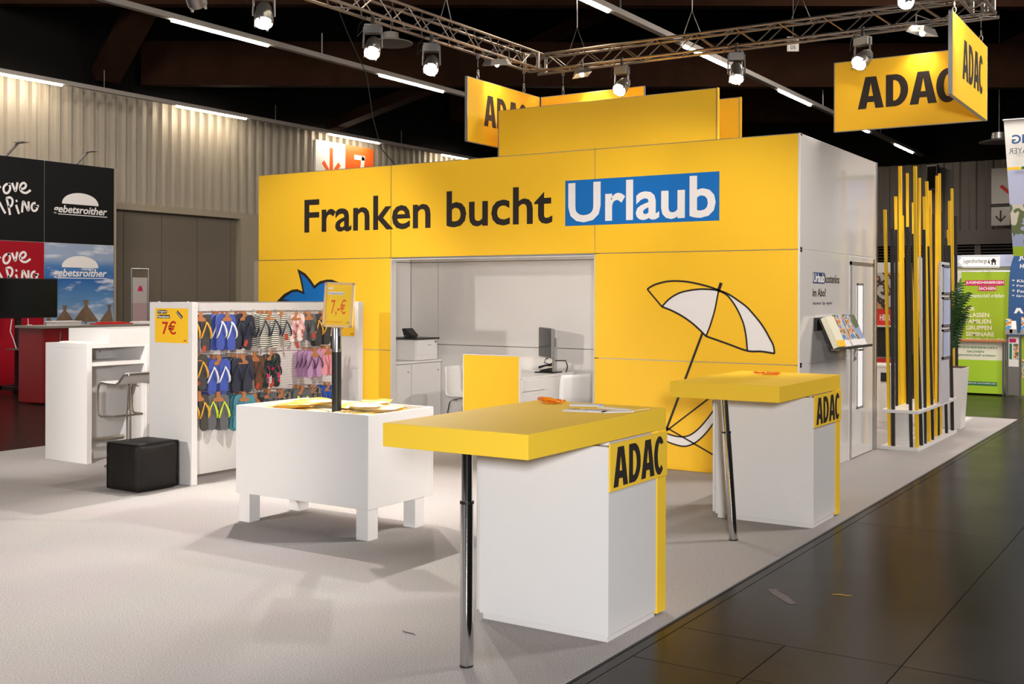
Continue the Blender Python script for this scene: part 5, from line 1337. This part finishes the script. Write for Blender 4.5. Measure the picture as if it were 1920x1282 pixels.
HW = {'o': [(2.105, 3.517), (2.03, 3.502), (1.983, 3.437), (2.002, 3.361), (2.058, 3.357), (2.105, 3.422), (2.095, 3.499), (2.06, 3.513)],
      'v': [(2.142, 3.538), (2.19, 3.429), (2.209, 3.404), (2.228, 3.467), (2.247, 3.556)],
      'e': [(2.295, 3.446), (2.372, 3.461), (2.41, 3.517), (2.372, 3.558), (2.314, 3.527), (2.295, 3.455), (2.334, 3.397), (2.411, 3.385), (2.479, 3.426), (2.498, 3.445)],
      'L': [(1.80, 3.56), (1.79, 3.45), (1.82, 3.40), (1.93, 3.46)], 'm': [(1.72, 3.0), (1.76, 3.2), (1.82, 3.06), (1.864, 3.16), (1.90, 3.19), (1.975, 3.065), (2.022, 2.999)],
      'C': [(1.50, 3.22), (1.44, 3.24), (1.40, 3.16), (1.42, 3.06), (1.48, 3.03), (1.53, 3.06)], 'A': [(1.56, 3.0), (1.60, 3.12), (1.63, 3.24), (1.66, 3.12), (1.69, 3.0)], 'Ab': [(1.58, 3.09), (1.68, 3.09)],
      'P': [(2.04, 3.26), (2.078, 3.124), (2.107, 2.978)], 'Pb': [(2.03, 3.259), (2.106, 3.282), (2.153, 3.234), (2.134, 3.145), (2.068, 3.115)],
      'i': [(2.22, 3.16), (2.248, 3.083), (2.277, 3.006)], 'id': [(2.215, 3.225), (2.245, 3.238)],
      'N': [(2.335, 3.036), (2.344, 3.16), (2.363, 3.232), (2.421, 3.13), (2.46, 3.08), (2.46, 3.239)],
      'G': [(2.597, 3.222), (2.538, 3.2), (2.519, 3.128), (2.558, 3.078), (2.617, 3.099), (2.626, 3.153), (2.577, 3.155), (2.662, 3.174)]}
for dz in (0, -1.217):
    for k_, L in HW.items():
        m = MB(); stroke(m, FL, [(x, z + dz) for x, z in L], .040, 0, .002); m.build('hand_letter', 'print_white', lwall)
box('end_strip', 'hall_trim', LX - .10, LX + .004, 4.25, 4.30, 0, 4.0, lwall)
for (y, lab) in ((2.05, 'left one of the two'), (3.45, 'right one of the two')):
    t = thing('arm_lamp', 'slim arm lamp on top of the black panels, ' + lab, 'lamp', (LX, y, 4.0), 'arm lamps on the black panels')
    MB().tube([(LX - .03, y, 4.0), (LX + .25, y + .05, 4.22)], .025, 6).build('arm', 'rail_grey', t); MB().hexa([(LX + .22, y - .02, 4.205), (LX + .5, y - .02, 4.205), (LX + .5, y + .10, 4.205), (LX + .22, y + .10, 4.205)], [(LX + .22, y - .02, 4.225), (LX + .5, y - .02, 4.225), (LX + .5, y + .10, 4.225), (LX + .22, y + .10, 4.225)]).build('head', 'rail_grey', t)
# television on a trolley
tv = thing('television', 'large black television on a wheeled black stand at the left edge', 'television', (-13.4, 1.50, 0))
box('screen_body', 'black_plastic', -13.46, -13.40, .80, 2.14, 1.21, 1.86, tv, bev=.006); box('screen', 'black_gloss', -13.40, -13.395, .82, 2.12, 1.23, 1.84, tv)
box('pole', 'black_plastic', -13.50, -13.44, 1.42, 1.50, .10, 1.6, tv); box('shelf', 'lamp_body', -13.5, -13.15, 1.25, 1.68, .70, .715, tv)
box('foot', 'black_plastic', -13.9, -13.1, 1.15, 1.25, .06, .12, tv); box('foot', 'black_plastic', -13.9, -13.1, 1.66, 1.76, .06, .12, tv); box('foot_bar', 'black_plastic', -13.52, -13.42, 1.15, 1.76, .07, .13, tv)
for (x, y) in ((-13.85, 1.2), (-13.15, 1.2), (-13.85, 1.71), (-13.15, 1.71)): MB().lathe([(0, -.02), (.03, -.02), (.03, .02), (0, .02)], (x, y, .03), (0, 1, 0), 12).build('caster', 'rubber', tv)
MB().tube([(-13.42, 1.32, 1.2), (-13.40, 1.28, 1.0), (-13.38, 1.33, .85), (-13.36, 1.36, .72)], .008, 6).build('power_cable', 'paper', tv)
MB().tube([(-13.41, 1.60, 1.2), (-13.40, 1.60, 1.1)], .006, 6).build('plug_cable', 'paper', tv); box('power_strip', 'paper', -13.42, -13.38, 1.58, 1.66, .93, 1.10, tv)
# red counter
rc = thing('red_counter', 'glossy red counter of the neighbouring stand behind the white desk', 'counter', (-11.5, 1.8, 0))
for (a, b) in ((.45, 1.25), (1.25, 2.4), (2.4, 3.6)): box('front_panel', 'counter_red', -11.32, -11.30, a + .004, b - .004, .03, 1.10, rc)
box('body', 'counter_red', -11.9, -11.32, .45, 3.6, .02, 1.10, rc); box('top', 'rail_grey', -11.95, -11.27, .42, 3.65, 1.10, 1.135, rc, bev=.003)
t = thing('paper_box', 'white paper box lying on the red counter', 'box', (-11.55, .95, 1.135)); box('carton', 'paper', -11.66, -11.42, .74, 1.16, 1.135, 1.185, t); box('lid', 'print_white', -11.67, -11.41, .73, 1.17, 1.185, 1.20, t)
t = thing('red_folder', 'red folded cloth lying on the red counter', 'cloth', (-11.5, 1.75, 1.135)); box('fold', 'print_red', -11.62, -11.36, 1.46, 2.06, 1.135, 1.155, t, bev=.006); box('fold', 'print_red', -11.60, -11.38, 1.55, 1.95, 1.155, 1.172, t, bev=.006)
t = thing('white_tray', 'white tray on the red counter just left of the rack end', 'tray', (-11.5, 2.35, 1.135)); box('tray', 'paper', -11.62, -11.38, 2.20, 2.50, 1.135, 1.165, t); box('paper', 'print_white', -11.6, -11.4, 2.22, 2.48, 1.165, 1.172, t)
# slim frame stand
fs = thing('poster_stand', 'slim metal framed poster stand before the grey hall doors', 'poster stand', (-13.0, 3.5, 0))
FS = Fr((-13.0, 0, 0), (0, 1, 0), (0, 0, 1))
for y in (3.315, 3.675): MB().tube([(-13, y, 0), (-13, y, 2.05)], .014, 8).build('post', 'silver', fs)
for z in (2.05, .05): MB().tube([(-13, 3.315, z), (-13, 3.675, z)], .014, 8).build('bar', 'silver', fs)
mat('dusty_pink', rgb(168, 140, 140), .5); mat('pale_poster', rgb(176, 166, 160), .4)
rect(FS, 3.34, 3.65, 1.45, 1.90, -.004, .004).build('poster_top', 'pale_poster', fs); rect(FS, 3.34, 3.65, .3, 1.45, -.004, .004).build('poster', 'dusty_pink', fs)
shape([[(3.44, 1.66), (3.47, 1.74), (3.50, 1.76), (3.53, 1.74), (3.56, 1.66)]], FS, 'magenta', fs, (.004, .006), 'emblem')
for y in (3.315, 3.675): MB().tube([(-13.2, y, .012), (-12.8, y, .012)], .012, 6).build('foot', 'silver', fs)
# folding wire easel beside the desk
t = thing('wire_easel', 'thin metal easel leg beside the red counter', 'easel', (-11.0, .45, 0))
MB().tube([(-11.0, .52, 1.05), (-11.0, .40, .02)], .010, 6).build('leg', 'silver', t); MB().tube([(-11.0, .40, .02), (-10.9, .62, .02)], .010, 6).build('foot', 'silver', t); MB().tube([(-11.0, .52, 1.05), (-11.2, .56, .02)], .010, 6).build('rear_leg', 'silver', t)
# hall number sign with arrow
F15 = Fr((HX + .14, 0, 0), (0, 1, 0), (0, 0, 1))
hs = thing('hall_sign', 'white and orange hall sign with down arrow and number seven', 'sign', (HX + .1, 11.8, 4.6))
rect(F15, 10.72, 11.80, 3.9, 5.40, -.05, 0).build('white_half', 'paper', hs); rect(F15, 11.80, 12.90, 3.9, 5.40, -.05, 0).build('orange_half', 'print_orange', hs)
m = MB(); stroke(m, F15, [(11.28, 5.25), (11.28, 4.60)], .12, 0, .004); stroke(m, F15, [(10.98, 4.88), (11.28, 4.56), (11.58, 4.88)], .12, 0, .004, sm=False); m.build('arrow', 'print_orange', hs)
m = MB(); stroke(m, F15, [(12.14, 5.12), (12.54, 5.12)], .12, 0, .004); stroke(m, F15, [(12.50, 5.16), (12.30, 4.2)], .13, 0, .004); m.build('number', 'print_white', hs)
# ================================================================ scraps on the floor
t = thing('tape_scrap', 'torn strip of grey tape stuck on the dark hall floor', 'tape', (1.10, -3.6, -.008), None, -.85)
MB().add([(-.15, -.028, .0005), (-.05, -.034, .0005), (.15, -.02, .0005), (.148, .02, .0005), (.0, .03, .0005), (-.10, .018, .0005), (-.15, .03, .0005)] + [(-.15, -.028, .0015), (-.05, -.034, .0015), (.15, -.02, .0015), (.148, .02, .0015), (.0, .03, .0015), (-.10, .018, .0015), (-.15, .03, .0015)],
         [(6, 5, 4, 3, 2, 1, 0), (7, 8, 9, 10, 11, 12, 13)] + [(i, (i + 1) % 7, 7 + (i + 1) % 7, 7 + i) for i in range(7)]).build('strip', mat('tape_grey', rgb(86, 76, 72), .6, noise=.2, nscale=30), t, world=False)
t = thing('paper_scrap', 'tiny yellow paper shred on the dark hall floor', 'paper', (1.36, -3.40, -.008), None, .3)
MB().tube([(-.05, 0, .003), (-.01, .006, .004), (.02, -.003, .003), (.05, .002, .003)], [.001, .002, .0015, .001], 5).build('shred', 'f_gold', t, world=False)
t = thing('carpet_fluff', 'small dark fluff lying on the carpet before the front leg', 'fluff', (-.144, -5.23, 0))
MB().tube([(-.05, .02, .004), (-.02, .0, .006), (.03, .004, .004), (.05, -.006, .003)], [.001, .0025, .002, .001], 5).build('thread', 'rubber', t, world=False)
